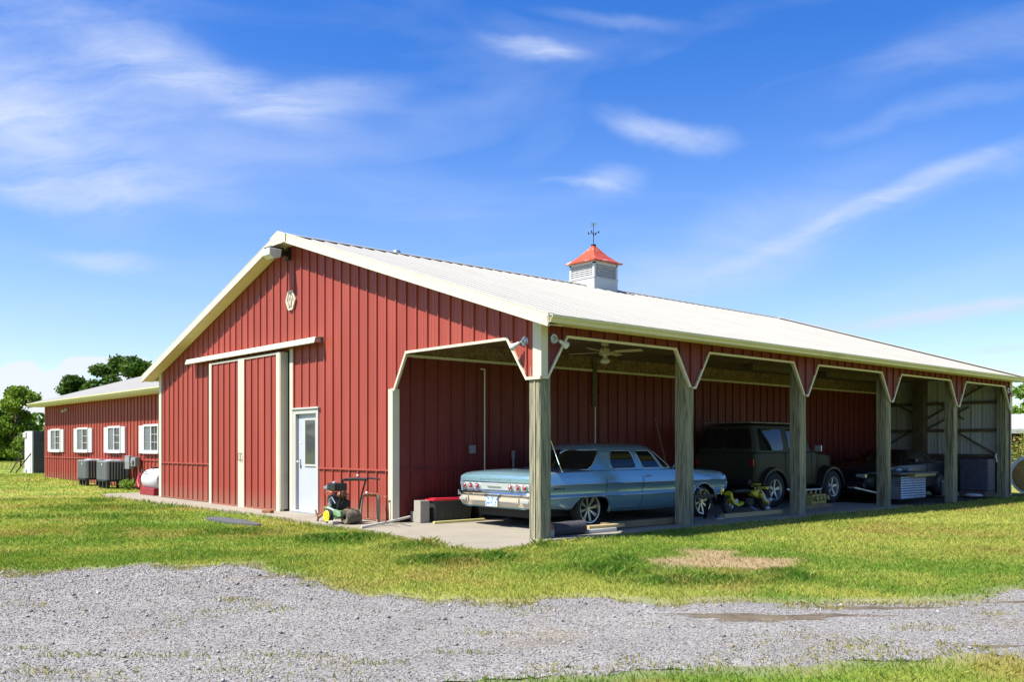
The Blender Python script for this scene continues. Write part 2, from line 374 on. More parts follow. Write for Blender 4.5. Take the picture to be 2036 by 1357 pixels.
def copy_tree(o, parent=None):
    kids = [c for c in o.children]
    c = o.copy(); COL.objects.link(c); c.parent = parent
    for ch in kids: copy_tree(ch, c)
    return c
def interp(x, xs, ys): return float(np.interp(x, xs, ys))

# ------------------------------------------------------------------ value noise for colour and scatter
def vnoise(x, y, seed=0):
    def h(ix, iy):
        n = (ix.astype(np.int64) * 374761393 + iy.astype(np.int64) * 668265263 + seed * 1442695041) & 0x7fffffff
        n = ((n ^ (n >> 13)) * 1274126177) & 0x7fffffff
        return ((n ^ (n >> 16)) & 0xffff) / 65535.0
    x0 = np.floor(x); y0 = np.floor(y); fx = x - x0; fy = y - y0; fx = fx*fx*(3-2*fx); fy = fy*fy*(3-2*fy)
    return (h(x0, y0)*(1-fx) + h(x0+1, y0)*fx)*(1-fy) + (h(x0, y0+1)*(1-fx) + h(x0+1, y0+1)*fx)*fy
def fbm(x, y, scale, octv=4, seed=0):
    t = np.zeros_like(x); a = .5; s = scale; k = 0
    for i in range(octv): t += a * vnoise(x*s, y*s, seed + i*17); k += a; a *= .5; s *= 2.03
    return t / k

# ==================================================================  GROUND
CW = np.array(camo.location)
def to_ld(x, y):
    dx = x - CW[0]; dy = y - CW[1]
    return dx * RGT.x + dy * RGT.y, dx * FWD.x + dy * FWD.y
def from_ld(l, d):
    return CW[0] + l * RGT.x + d * FWD.x, CW[1] + l * RGT.y + d * FWD.y
# gravel drive: far and near edge, metres along and across the drive
FAR_L = [-14, -5.6, -4.9, -3.7, -3.0, -2.55, -1.9, -1.35, -.75, -.08, .84, 2.15, 3.05, 3.85, 4.3, 5.0, 5.9, 7.0, 14]
FAR_D = [9.7, 9.97, 10.4, 10.5, 10.7, 9.75, 9.15, 8.5, 8.15, 8.25, 8.25, 8.05, 8.0, 8.1, 8.3, 8.9, 9.1, 9.3, 9.6]
NEAR_L = [-14, -3.0, -1.2, -.5, -.06, .72, 1.5, 1.95, 2.6, 3.4, 4.6, 14]
NEAR_D = [3.2, 4.0, 4.6, 5.2, 5.40, 5.52, 5.60, 5.85, 5.91, 6.03, 6.15, 6.4]
def road_edges(l):
    j = (vnoise(l*2.1, l*0+3., 5) - .5)*.34 + (vnoise(l*7, l*0+9., 6) - .5)*.20 + (vnoise(l*19, l*0+1., 7) - .5)*.10
    j2 = (vnoise(l*2.3, l*0+30., 5) - .5)*.26 + (vnoise(l*8, l*0+19., 6) - .5)*.16 + (vnoise(l*21, l*0+11., 7) - .5)*.07
    return np.interp(l, NEAR_L, NEAR_D) + j2, np.interp(l, FAR_L, FAR_D) + j
SLAB = [(-17.4,.9),(-17.3,-.5),(-16.6,-.88),(-13.5,-.92),(-10.3,-.90),(-8.2,-.80),(-6.6,-.82),(-5.2,-.98),(-4.3,-1.05),(-3.3,-1.02),(-1.85,-1.20),(-.7,-1.42),(.15,-1.52),(.52,-1.40),(.50,-.9),(.22,-.25),(.14,.1),(.12,11.3),(-3.75,11.3),(-3.75,0),(-14.6,0),(-14.6,.9)]
def in_poly(x, y, P):
    c = np.zeros(x.shape, bool); n = len(P); j = n - 1
    for i in range(n):
        xi, yi = P[i]; xj, yj = P[j]
        t = ((yi > y) != (yj > y)) & (x < (xj - xi) * (y - yi) / ((yj - yi) or 1e-9) + xi); c ^= t; j = i
    return c
DC = (3.02, .10)
def dirt(x, y):                     # bare strawy spot: 1 in the middle, 0 outside
    l, d = to_ld(x, y); l0, d0 = to_ld(np.array([DC[0]]), np.array([DC[1]]))
    q = np.sqrt(((l - l0)/.78)**2 + ((d - d0)/.86)**2) + (fbm(x, y, 1.7, 4, 40) - .5)*1.5
    return np.clip((1.10 - q)/.42, 0, 1)
TUFT = [(-2.5,13.5,.95,.75,1.9),(-1.3,12.3,.7,.5,1.2),(-.80,10.7,.55,.50,2.2),(-.18,10.95,.42,.35,1.7),(.50,12.3,.40,.35,1.5),(1.75,9.2,.85,.32,1.8),(2.9,9.6,.36,.6,1.5),(1.0,10.0,.5,.5,1.4),(-4.3,14.6,.9,.5,1.4),(-9.0,20.2,1.6,.8,1.3),(-10.2,22.4,.5,.5,1.6),(1.35,10.7,.25,.3,1.5),(-8,17.5,2.2,.8,1.0)]
def tuft(x, y):
    l, d = to_ld(x, y); t = np.zeros(x.shape)
    for (a, b, r1, r2, h) in TUFT:
        q = np.sqrt(((l-a)/r1)**2 + ((d-b)/r2)**2) + (fbm(x, y, 2.7, 3, 60) - .5)*.9
        t = np.maximum(t, h*np.clip(1.1 - q, 0, 1)/1.1)
    return t
def lawn_col(x, y):                 # colours of the living turf itself
    n1 = fbm(x, y, .35, 4, 1); n2 = fbm(x, y, 1.9, 3, 2); n3 = fbm(x, y, .09, 3, 3)
    g = np.clip((n1*.50 + n2*.45 + n3*.25 - .46)/.20, 0, 1)[:, None]
    lush = np.array([.145, .235, .026]); dry = np.array([.305, .325, .062])
    c = dry*(1-g) + lush*g
    t = np.clip(tuft(x, y)*.8, 0, 1)[:, None]; c = c*(1-t) + np.array([.070, .165, .012])*t
    s = np.clip((fbm(x, y, .8, 4, 9) - .57)/.10, 0, 1)[:, None]*.70; c = c*(1-s) + np.array([.33, .27, .075])*s
    return c
def ground_h(x, y):
    l, d = to_ld(x, y)
    h = -.045 + (fbm(x, y, .25, 3, 70) - .5)*.05
    # the turf stands a little proud between the drive and the porch
    h += .05*np.exp(-((y-4)/5.)**2)*np.clip((x-.5)/.9, 0, 1)*np.exp(-((x-1.4)/1.1)**2)
    # and rises gently behind the wing
    h += .14*np.clip((-x-17)/12, 0, 1)
    near, far = road_edges(l); onroad = (d > near) & (d < far)
    inside = in_poly(x, y, SLAB) | ((x < .25) & (y > -.05) & (x > -15))
    h = np.where(inside, -.06, h); h = np.where(onroad, -.075, h)
    return h
def axis_vals(a, b, st, lo, hi):
    v = list(np.arange(a, b + 1e-6, st)); s = st; p = a
    L_ = []
    while p > lo: s *= 1.35; p -= s; L_.append(p)
    s = st; p = b; H_ = []
    while p < hi: s *= 1.35; p += s; H_.append(p)
    return np.array(L_[::-1] + v + H_)
def build_ground():
    xs = axis_vals(-34, 13, .22, -900, 900); ys = axis_vals(-11, 21, .22, -900, 1200)
    X, Y = np.meshgrid(xs, ys); x = X.ravel(); y = Y.ravel()
    z = ground_h(x, y); l, d = to_ld(x, y)
    far = np.clip((np.hypot(x, y) - 40)/60, 0, 1); z = z*(1-far) - .03*far
    nx, ny = len(xs), len(ys)
    idx = np.arange(nx*ny).reshape(ny, nx)
    q = np.stack([idx[:-1, :-1], idx[:-1, 1:], idx[1:, 1:], idx[1:, :-1]], -1).reshape(-1, 4)
    me = bpy.data.meshes.new('lawn_ground'); me.vertices.add(len(x)); me.vertices.foreach_set('co', np.stack([x, y, z], -1).ravel())
    me.loops.add(q.size); me.loops.foreach_set('vertex_index', q.ravel()); me.polygons.add(len(q))
    me.polygons.foreach_set('loop_start', np.arange(0, q.size, 4)); me.polygons.foreach_set('use_smooth', np.ones(len(q), bool)); me.update(calc_edges=True)
    c = lawn_col(x, y)*.86
    dd = dirt(x, y)[:, None]; c = c*(1-dd) + np.array([.30, .22, .12])*dd
    near_, far_ = road_edges(l); gp_ = np.clip(1 - np.minimum(np.abs(d - far_), np.abs(d - near_))/.30, 0, 1)[:, None]*.8; c = c*(1-gp_) + np.array([.235, .215, .155])*gp_
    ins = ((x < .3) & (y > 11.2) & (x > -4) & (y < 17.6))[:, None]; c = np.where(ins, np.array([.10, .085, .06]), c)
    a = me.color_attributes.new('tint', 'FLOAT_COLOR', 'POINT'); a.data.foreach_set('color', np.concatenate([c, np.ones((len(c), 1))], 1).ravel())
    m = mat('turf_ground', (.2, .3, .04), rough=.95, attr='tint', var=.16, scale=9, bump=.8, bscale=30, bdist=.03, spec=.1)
    me.materials.append(m)
    o = bpy.data.objects.new('lawn_ground', me); COL.objects.link(o); o['kind'] = 'structure'
build_ground()

MUD = [(2.05, 7.20, .76, .16, 1.0), (3.05, 7.66, .48, .085, 2.3), (4.42, 7.93, .28, .07, 4.0), (-2.45, 9.55, .26, .07, 5.2), (3.35, 6.22, .18, .03, .4)]
def road_h(x, y):
    l, d = to_ld(x, y); near, far = road_edges(l); t = np.clip((d - near)/(far - near), 0, 1)
    rut = .010*np.exp(-((d - (6.55 + .09*l))/.20)**2) + .008*np.exp(-((d - (7.95 + .06*l))/.22)**2)
    return -.056 + .032*np.sqrt(np.clip(np.sin(t*np.pi), 0, 1)) - rut + (vnoise(x*1.7, y*1.7, 8) - .5)*.014
def build_road():
    ls = np.arange(-13, 13.01, .05); near, far = road_edges(ls); rows = []
    rn = 40
    v = []; f = []
    for i, l in enumerate(ls):
        for k in range(rn):
            t = k/(rn-1); d = near[i]*(1-t) + far[i]*t; x, y = from_ld(l, d)
            v.append((x, y, 0))
    n = rn
    for i in range(len(ls)-1):
        for k in range(rn-1): f.append((i*n+k, (i+1)*n+k, (i+1)*n+k+1, i*n+k+1))
    va = np.array(v); va[:, 2] = road_h(va[:, 0], va[:, 1]); mb = MB(); mb.add([tuple(q) for q in va], f)
    m = mat('crushed_limestone', (.270, .257, .236), rough=.95, var=.12, scale=1.2, col2=(.25, .22, .17), mixscale=.8, mixlo=.58, mixhi=.72, mixstretch=(1, 1, 1), bump=1.0, bscale=70, bdist=.02, vor=(75, .45, (1, 1, 1)), spec=.2)
    o = mb.build('gravel_road', m, smooth=True); o['kind'] = 'structure'
    # muddy hollow in the drive
    m = mat('dried_mud', (.125, .097, .058), rough=.9, var=.2, scale=5, col2=(.065, .046, .026), mixscale=3.2, bump=.6, bscale=24, bdist=.02)
    for (cl, cd, rl, rd, sd) in MUD:
        ring = []; nn = 90
        for k in range(nn):
            t = 2*math.pi*k/nn; w = 1 + .22*math.sin(3*t+sd) + .16*math.sin(7*t+2*sd) + .10*math.sin(13*t+3*sd) + .08*math.sin(23*t+sd)
            ring.append((cl + rl*w*math.cos(t), cd + rd*w*math.sin(t) + .12*rl*math.cos(t)*math.cos(t)))
        mb = MB(); rows = []
        for q in (.02, .2, .4, .6, .8, 1.0):
            row = []
            for a, b in ring:
                x, y = from_ld(cl + (a-cl)*q, cd + .05*rl + (b-cd-.05*rl)*q); row.append((x, y, float(road_h(np.array([x]), np.array([y]))[0]) + .005*(1.3-q)))
            rows.append(row)
        mb.grid(rows, closed=True)
        o = mb.build('mud_patch', m); o['kind'] = 'structure'
build_road()

def build_slab():
    mb = MB(); mb.prism(SLAB, -.14, 0.0, 'z')
    o = mb.build('concrete_slab', M['conc']); o['kind'] = 'structure'
    mb = MB(); n = 60; P = []
    for k in range(n):
        t = 2*math.pi*k/n; w = 1 + .2*math.sin(2*t+.5) + .1*math.sin(5*t)
        P.append((-6.35 + .95*w*math.cos(t) , -1.80 + .24*w*math.sin(t) - .10*math.cos(t)))
    mb.prism(P, -.06, -.012, 'z')
    o = mb.build('asphalt_patch', mat('old_asphalt', (.075, .078, .085), rough=.9, var=.2, scale=5, bump=.6, bscale=50)); o['kind'] = 'structure'
build_slab()

def np_mesh(name, verts, nper, faces_per, colors, material, kind='stuff', smooth=False):
    """many small alike pieces in one mesh: verts (n, nper, 3), faces_per: list of triangles over nper"""
    n = len(verts); fp = np.array(faces_per); fi = (np.arange(n)[:, None, None]*nper + fp[None]).reshape(-1, 3)
    me = bpy.data.meshes.new(name); me.vertices.add(n*nper); me.vertices.foreach_set('co', verts.astype(np.float32).ravel())
    me.loops.add(fi.size); me.loops.foreach_set('vertex_index', fi.astype(np.int32).ravel()); me.polygons.add(len(fi))
    me.polygons.foreach_set('loop_start', np.arange(0, fi.size, 3)); me.update(calc_edges=True)
    if colors is not None:
        c = np.repeat(colors, nper, 0); c = np.concatenate([c, np.ones((len(c), 1))], 1)
        a = me.color_attributes.new('tint', 'FLOAT_COLOR', 'POINT'); a.data.foreach_set('color', c.astype(np.float32).ravel())
    if smooth: me.polygons.foreach_set('use_smooth', np.ones(len(fi), bool))
    me.materials.append(material); o = bpy.data.objects.new(name, me); COL.objects.link(o)
    if kind: o['kind'] = kind
    return o
def leafmat(name, attr='tint', rough=.6, tr=.35, trc=(.28, .42, .03)):
    m = bpy.data.materials.new(name); m.use_nodes = True; nt = m.node_tree; N = nt.nodes; L = nt.links
    b = N['Principled BSDF']; b.inputs['Roughness'].default_value = rough; b.inputs['Specular IOR Level'].default_value = .25
    a = N.new('ShaderNodeAttribute'); a.attribute_name = attr; L.new(a.outputs['Color'], b.inputs['Base Color'])
    t = N.new('ShaderNodeBsdfTranslucent'); g = N.new('ShaderNodeMix'); g.data_type = 'RGBA'; g.blend_type = 'MULTIPLY'; g.inputs['Factor'].default_value = 1
    L.new(a.outputs['Color'], g.inputs['A']); g.inputs['B'].default_value = (1.3, 1.35, .6, 1); L.new(g.outputs['Result'], t.inputs['Color'])
    ms = N.new('ShaderNodeMixShader'); ms.inputs[0].default_value = tr; L.new(b.outputs[0], ms.inputs[1]); L.new(t.outputs[0], ms.inputs[2])
    L.new(ms.outputs[0], N['Material Output'].inputs[0]); return m
M['blade'] = leafmat('grass_blades'); M['leaf'] = leafmat('tree_leaves', tr=.3)

def build_grass():
    # candidates by distance
    d = []; l = []
    def fill(d0, d1, dens, wmin=-.60, wmax=.60):
        n = int(dens*(d1*d1-d0*d0)/2*(wmax-wmin)); dd = np.sqrt(rng.uniform(d0*d0, d1*d1, n)); ll = rng.uniform(wmin, wmax, n)*dd
        d.append(dd); l.append(ll)
    fill(4.6, 8.0, 3000); fill(8.0, 12.0, 2600); fill(12.0, 16.0, 1350); fill(16, 24, 480); fill(24, 40, 110); fill(40, 75, 18)
    d = np.concatenate(d); l = np.concatenate(l); x, y = from_ld(l, d)
    near, far = road_edges(l)
    sparse = rng.random(len(x))
    on = (d > near - .02) & (d < far + .02)
    keep = ~on
    # weeds and straw creeping over the drive
    weed = on & ((fbm(x, y, 1.3, 3, 21) > .635) & (sparse < .14))
    for (a, b, r1, r2) in [(-2.45,8.0,.20,.10),(-2.9,5.9,.25,.06),(-2.3,5.85,.35,.05),(3.05,6.75,.30,.06),(4.4,7.35,.25,.06),(-.9,5.7,.3,.05),(3.55,7.75,.5,.06),(5.0,7.8,.4,.1),(-3.1,10.35,.4,.05),(-2.75,5.45,.22,.05),(-1.75,5.5,.22,.05),(-1.35,5.9,.35,.04),(-3.3,6.1,.2,.04),(-.3,6.0,.3,.04),(-.1,6.6,.4,.03),(3.9,7.3,.2,.07),(3.2,6.9,.4,.03),(4.0,8.0,.3,.04),(1.1,6.9,.1,.04),(-2.0,9.6,.4,.04)]:
        weed |= on & ((((l-a)/r1)**2 + ((d-b)/r2)**2) < 1) & (sparse < .55)
    edge = on & ((d - near < .40*vnoise(l*4, d*4, 3)**1.5) | (far - d < .55*vnoise(l*3, d*3, 4)**1.5)) & (sparse < .45)
    keep |= weed | edge
    gap = np.minimum(np.abs(d - far), np.abs(d - near)); keep &= ~(~on & (gap < .30) & (rng.random(len(x)) > .25 + 2.5*gap + .9*(fbm(x, y, 3.0, 3, 91) - .45)))
    keep &= ~in_poly(x, y, SLAB)
    keep &= ~((x < .02) & (y > 0) & (x > -14.7)) & ~((x < -14.6) & (y > 1.12) & (x > -30.2) & (y < 12))
    keep &= ~((((x+6.35)/.95)**2 + ((y+1.80)/.26)**2 < 1) & (sparse < .72))
    dd = dirt(x, y); keep &= ~(sparse < dd*.80)
    x, y, d, l, on, dd = x[keep], y[keep], d[keep], l[keep], on[keep], dd[keep]; n = len(x)
    z = np.where(on, road_h(x, y), ground_h(x, y)) - .004
    t = tuft(x, y); lod = np.clip(d/8.5, .8, 8)
    hn = fbm(x, y, 1.1, 3, 33)
    h = (.018 + .028*rng.random(n)*(.5+hn) )*(1 + .95*t) * lod**.35
    # longer growth against the slab edge and posts
    nearslab = (in_poly(x+.18, y+.12, SLAB) | in_poly(x-.18, y+.12, SLAB) | in_poly(x-.2, y, SLAB))
    h = np.where(nearslab, h*1.7, h)
    w = (.0024 + .0018*rng.random(n))*lod**.9
    az = rng.uniform(0, 2*np.pi, n); lean = rng.normal(0, .42, n)*h; la = rng.uniform(0, 2*np.pi, n)
    ca, sa = np.cos(az), np.sin(az)
    lx, ly = np.cos(la)*lean, np.sin(la)*lean
    V = np.zeros((n, 4, 3))
    V[:, 0] = np.stack([x - ca*w, y - sa*w, z], -1); V[:, 1] = np.stack([x + ca*w, y + sa*w, z], -1)
    V[:, 2] = np.stack([x + ca*w*.7 + lx*.4, y + sa*w*.7 + ly*.4, z + h*.6], -1); V[:, 3] = np.stack([x + lx*1.3, y + ly*1.3, z + h], -1)
    c = lawn_col(x, y)
    c = c*(1-dd[:, None]) + np.array([.33, .25, .13])*dd[:, None]
    c = np.where(on[:, None], np.array([.26, .24, .05]), c)
    dry = (rng.random(n) < .10)[:, None]; c = np.where(dry, np.array([.34, .31, .09]), c)
    c = c*rng.uniform(.72, 1.28, n)[:, None]*np.array([1, 1, 1]) ; c[:, 0] *= rng.uniform(.85, 1.15, n)
    np_mesh('grass', V, 4, [(0, 1, 2), (0, 2, 3)], c, M['blade'])
build_grass()

def build_gravel():
    n = 95000
    d = np.sqrt(rng.uniform(4.4**2, 10.8**2, n)); keep0 = rng.random(n) < np.clip((7.0/d)**1.5, .25, 1); d = d[keep0]; n = len(d)
    l = rng.uniform(-.60, .60, n)*d
    near, far = road_edges(l); ov = rng.exponential(.05, n) + .30*np.clip(fbm(*from_ld(l, d), 2.2, 3, 90) - .45, 0, 1)*rng.random(n)*3
    keep = (d > near - ov) & (d < far + ov)
    for (cl, cd, rl, rd, sd) in MUD: keep &= ~((((l-cl)/rl)**2 + ((d-cd)/rd)**2 < 1.1) & (rng.random(n) < .90))
    d, l = d[keep], l[keep]; n = len(d); x, y = from_ld(l, d)
    r = (.0034 + .0062*rng.random(n)**2.0)*np.where(rng.random(n) < .010, 2.6, 1)*np.clip(d/7, 1, 1.5)
    base = np.array([(1,0,0),(0,1,0),(-1,0,0),(0,-1,0),(0,0,1),(0,0,-1)], float)
    V = base[None]*r[:, None, None]*rng.uniform(.55, 1.3, (n, 6, 1)); V[:, :, 2] *= .65
    a = rng.uniform(0, 2*np.pi, n); ca, sa = np.cos(a)[:, None], np.sin(a)[:, None]
    X = V[:, :, 0]*ca - V[:, :, 1]*sa; Y = V[:, :, 0]*sa + V[:, :, 1]*ca
    tl = rng.normal(0, .4, n)[:, None]; Z = V[:, :, 2] + X*tl
    V = np.stack([X + x[:, None], Y + y[:, None], Z + (road_h(x, y) + r*.30)[:, None]], -1)
    g = rng.uniform(.13, .37, n); c = np.stack([g*.985, g*.95, g*.905], -1)
    tan = (rng.random(n) < .13)[:, None]; c = np.where(tan, np.array([.26, .21, .15])*rng.uniform(.7, 1.2, n)[:, None], c)
    dk = (rng.random(n) < .03)[:, None]; c = np.where(dk, np.array([.05, .05, .055]), c)
    m = mat('limestone_chips', (.4, .4, .4), rough=.9, attr='tint', var=.1, scale=80, spec=.2)
    F = [(0,1,4),(1,2,4),(2,3,4),(3,0,4),(1,0,5),(2,1,5),(3,2,5),(0,3,5)]
    np_mesh('gravel', V, 6, F[:8], c, m)
build_gravel()

# ==================================================================  BARN
LX, RX, RY, SL = -14.65, 0.0, -7.4, .32      # left wall, side wall, ridge line, roof slope
BL = 17.66                                    # length
EAVE_O, RAKE_O = .43, .30
ZE = 3.17                                     # roof surface height at the eave edge
def roof_z(x):                                # top of roof sheet
    return ZE + (RX + EAVE_O - x)*SL if x > RY else ZE + (RX + EAVE_O - RY)*SL - (RY - x)*SL
barn = thing('barn', 'long red metal pole barn with white roof, cupola and open parking bays', 'barn')
PW = .3048
RIB = [(0, 0), (.004, .028), (.030, .028), (.034, 0), (.098, 0), (.104, .005), (.118, .005), (.124, 0), (.182, 0), (.188, .005), (.202, .005), (.208, 0), (PW - .002, 0), (PW, .0012)]
_cache = {}
def strip_mesh(key, sfrom, zb, zt, brk, matl, s0=0.0, s1=PW):
    """one sheet-metal strip: local x = along wall, y = outwards, z up; zb/zt functions of absolute along"""
    ss = sorted(set([s for s, _ in RIB if s0 <= s <= s1] + [s0, s1] + [b for b in brk if s0 < b < s1]))
    dp = lambda s: interp(s, [a for a, _ in RIB], [b for _, b in RIB])
    v = []; f = []
    for s in ss:
        a, b = zb(sfrom + s), zt(sfrom + s); v += [(s, dp(s), a), (s, dp(s), b)]
    for i in range(len(ss) - 1): f.append((2*i, 2*i+2, 2*i+3, 2*i+1))
    me = bpy.data.meshes.new('siding_panel'); me.from_pydata(v, [], f); me.materials.append(matl); me.update(); return me
def siding(parent, origin, along, outd, length, zb, zt, breaks=(), matl=None, name='siding_panel', const=False, start=0.0):
    along = Vector(along); outd = Vector(outd); origin = Vector(origin); n = int(math.ceil((length - 1e-6)/PW)); flip = along.cross(outd).z < 0
    for i in range(n):
        s = i*PW; e = min(PW, length - s)
        if e < .02: continue
        if const and e > PW - 1e-6:
            k = (id(matl), const); me = _cache.get(k)
            if me is None: me = _cache[k] = strip_mesh(k, 0, lambda q: zb(0), lambda q: zt(0), (), matl)
        else:
            mid = [zt(s + t*e) - zb(s + t*e) for t in (0, .25, .5, .75, 1)]
            if max(mid) <= .01: continue
            me = strip_mesh(None, s, zb, zt, [b - s for b in breaks], matl, 0, e)
        mw = Matrix(((along.x, outd.x, 0, origin.x + along.x*s), (along.y, outd.y, 0, origin.y + along.y*s), (0, 0, 1, origin.z), (0, 0, 0, 1)))
        link(name, me, parent, mw)

# ---- gable wall
ARX = [(-3.78, .0), (-3.72, 2.35), (-3.36, 2.97), (-.72, 2.97), (-.29, 2.35), (-.10, 2.35)]
def gable_bot(x):
    if x < -11.35 + .05 and x > -15: return .03
    if x < -7.42: return 3.30                      # behind the sliding door
    if x < -6.32: return 2.09 if x > -7.33 else .03
    if x < -3.86: return .04
    if x < -3.72: return 2.35
    if x < -3.36: return interp(x, [-3.72, -3.36], [2.35, 2.97])
    if x < -.72: return 2.97
    if x < -.29: return interp(x, [-.72, -.29], [2.97, 2.35])
    return 2.35
gw = MB()
g_in = .045
def zt_g(x): return roof_z(x) - .055
# dark framed backing sheet behind the siding (left part solid, header over the porch)
gw.prism([(LX+.02, .02), (-3.80, .02), (-3.80, 2.99), (-.02, 2.99), (-.02, roof_z(0)-.07), (RY, roof_z(RY)-.07), (LX+.02, roof_z(LX)-.07)], g_in, g_in+.05, 'y')
gwall = gw.build('gable_wall', M['framing'], barn)
bks = [-11.30, -7.42, -7.33, -6.32, -3.86, -3.72, -3.36, -.72, -.29, RY]
bks = [b - LX for b in bks] + [b - LX + 1e-3 for b in bks]
siding(gwall, (LX, .0, 0), (1, 0, 0), (0, -1, 0), -LX - .12, lambda s: gable_bot(LX + s), lambda s: zt_g(LX + s), bks, M['red'])

# ---- side wall over the bays
TIPS = [0.0, 3.51, 7.11, 10.67, 14.19, 17.60]
def side_bot(y):
    best = 2.97
    for i, t in enumerate(TIPS):
        hw = .09 if i == 0 else .055
        a = abs(y - t); e = .49 if i == 0 else .45
        if a <= hw: best = min(best, 2.35)
        elif a < e: best = min(best, 2.35 + (a - hw)/(e - hw)*.62)
    return best
sb = MB(); sb.box(-.09, -.045, .1, BL-.05, 2.99, roof_z(0)-.08)
swall = sb.build('side_header', M['framing'], barn)
bk = []
for i, t in enumerate(TIPS):
    hw = .09 if i == 0 else .055; e = .49 if i == 0 else .45
    bk += [t-e, t-hw, t+hw, t+e]
siding(swall, (0, .10, 0), (0, 1, 0), (1, 0, 0), BL - .14, lambda s: side_bot(.10 + s), lambda s: roof_z(0) - .07, [b - .10 for b in bk], M['redshade'])

# ---- inner wall of the porch
iw = MB(); iw.box(-3.86, -3.79, .05, BL-.05, .02, 4.2)
iwall = iw.build('inner_wall', M['framing'], barn)
siding(iwall, (-3.775, .06, 0), (0, 1, 0), (1, 0, 0), BL-.12, lambda s: .03, lambda s: 2.92, (), M['redshade'], const='inner')
mb = MB(); mb.box(-3.775, -3.735, .12, BL-.1, 2.92, 2.965); mb.build('inner_wall_trim', M['ivory'], barn)
mb = MB(); mb.box(-3.775, -3.745, .12, BL-.1, .90, .93); mb.build('inner_rail', M['redshade'], barn)
# OSB sheets: band over the inner wall and the ceiling
for i in range(8):
    y0 = .06 + i*2.2; y1 = min(y0 + 2.194, BL - .1)
    mb = MB(); mb.box(-3.785, -3.772, y0, y1, 2.97, 3.235); mb.build('board', M['osb'], iwall)
ceil_ = MB().box(-3.78, -.10, .06, BL-.06, 3.262, 3.29).build('ceiling', M['framing'], barn)
for i in range(8):
    y0 = .06 + i*2.2; y1 = min(y0 + 2.194, BL - .1)
    for k in range(3):
        x0 = -3.78 + k*1.225; mb = MB(); mb.box(x0, x0 + 1.22, y0, y1, 3.24, 3.26); mb.build('board', M['osb'], ceil_)
for (y0, y1) in ((6.1, 7.2), (8.95, 10.9), (12.2, 15.0)):
    MB().box(-2.62, -2.40, y0, y1, 3.10, 3.238).build('ceiling_dark_bar', M['framing'], barn, bevel=.01)  # dark boxes set under the boards as stand-ins for dark rectangles there

# ---- far end wall seen from inside
ew = MB(); ew.box(-3.78, -.02, BL-.03, BL-.0, .02, 3.24)
ewall = ew.build('end_wall', M['framing'], barn)
siding(ewall, (-3.76, BL-.035, 0), (1, 0, 0), (0, -1, 0), 3.6, lambda s: 1.08, lambda s: 3.24, (), M['steel'], const='endw')
for z in (1.03, 1.74, 2.52):
    MB().box(-3.76, -.2, BL-.12, BL-.058, z, z+.09).build('girt', M['framing'], ewall)
MB().box(-2.58, -2.26, BL-.28, BL-.06, 0, 3.23).build('post', M['framing'], ewall, bevel=.01)
for a, b in (((-.45, 3.15), (-2.2, 2.15)), ((-1.95, 2.62), (-1.2, 2.1)), ((-2.2, 1.85), (-1.05, 2.45)), ((-1.35, 1.72), (-.35, 1.12)), ((-3.6, 1.25), (-2.65, 1.8)), ((-3.7, 2.9), (-2.6, 2.3))):
    MB().obox((a[0], BL-.14, a[1]), (b[0], BL-.14, b[1]), .035, .05).build('brace', M['framing'], ewall)
siding(barn.children[0] if False else ewall, (.0, BL+.0, 0), (-1, 0, 0), (0, 1, 0), 14.65, lambda s: .03, lambda s: roof_z(-s) - .06, (-LX-7.25,), M['red'])
MB().box(LX, LX+.05, .06, BL-.04, .02, roof_z(LX)-.08).build('back_wall', M['red'], barn)

# ---- posts of the bays
def make_post(y, x=-.145, w=.225, h=3.2, seed=0):
    r = random.Random(seed); v = []; rows = []
    prof = [(-.5,-.5),(-.5+.06,-.5-.0),(.44,-.5),(.5,-.44),(.5,.44),(.44,.5),(-.44,.5),(-.5,.44)]
    mb = MB(); zs = [-.12 + (h+.12)*k/9 for k in range(10)]
    for k, z in enumerate(zs):
        jx, jy = r.uniform(-.003, .003), r.uniform(-.003, .003)
        rows.append([(x + jx + a*w*(1+r.uniform(-.008,.008)), y + jy + b*w*(1+r.uniform(-.008,.008)), z) for a, b in prof])
    mb.grid(rows, closed=True)
    return mb
for i, t in enumerate(TIPS):
    y = .115 if i == 0 else (t if i < 5 else BL - .13)
    p = make_post(y, x=-.16 if i else -.15, seed=i).build('post', M['post'], barn, smooth=30)
    # paired plank nailed against each post, with the gap between them
    if i == 0:
        MB().box(-.262 + .115, -.262 + .132, -.012, .0, -.02, 2.34).build('post_batten', mat('pale_batten_wood', (.34, .32, .21), rough=.8, var=.15, scale=6), barn)

# ---- ivory trims
def trim_run(pts, w, dep, outd, name='arch_trim', inset=.012, mt=None):
    """flat strip following pts (wall plane); outd = outward direction"""
    pts = [Vector(p) for p in pts]; o = Vector(outd); mb = MB(); rows = []
    n = len(pts)
    for i, p in enumerate(pts):
        d0 = (pts[i] - pts[i-1]).normalized() if i else (pts[1] - pts[0]).normalized()
        d1 = (pts[i+1] - pts[i]).normalized() if i < n-1 else d0
        n0 = d0.cross(o).normalized(); n1 = d1.cross(o).normalized(); m = (n0 + n1).normalized(); k = 1/max(.4, m.dot(n0))
        rows.append([p + o*.031, p + m*(w*k) + o*.031, p + m*(w*k) - o*.002, p + m*.004 - o*dep, p - o*dep])
    mb.grid(rows, closed=True); nn = len(rows[0])
    mb.add(rows[0], [tuple(range(nn))]); mb.add(rows[-1], [tuple(range(nn))])
    return mb.build(name, mt or M['ivory'], barn, weld=True)
trim_run([(-3.80, 0, 2.35), (-3.72, 0, 2.35), (-3.36, 0, 2.97), (-.72, 0, 2.97), (-.29, 0, 2.35), (-.0, 0, 2.35)], .042, .05, (0, -1, 0))
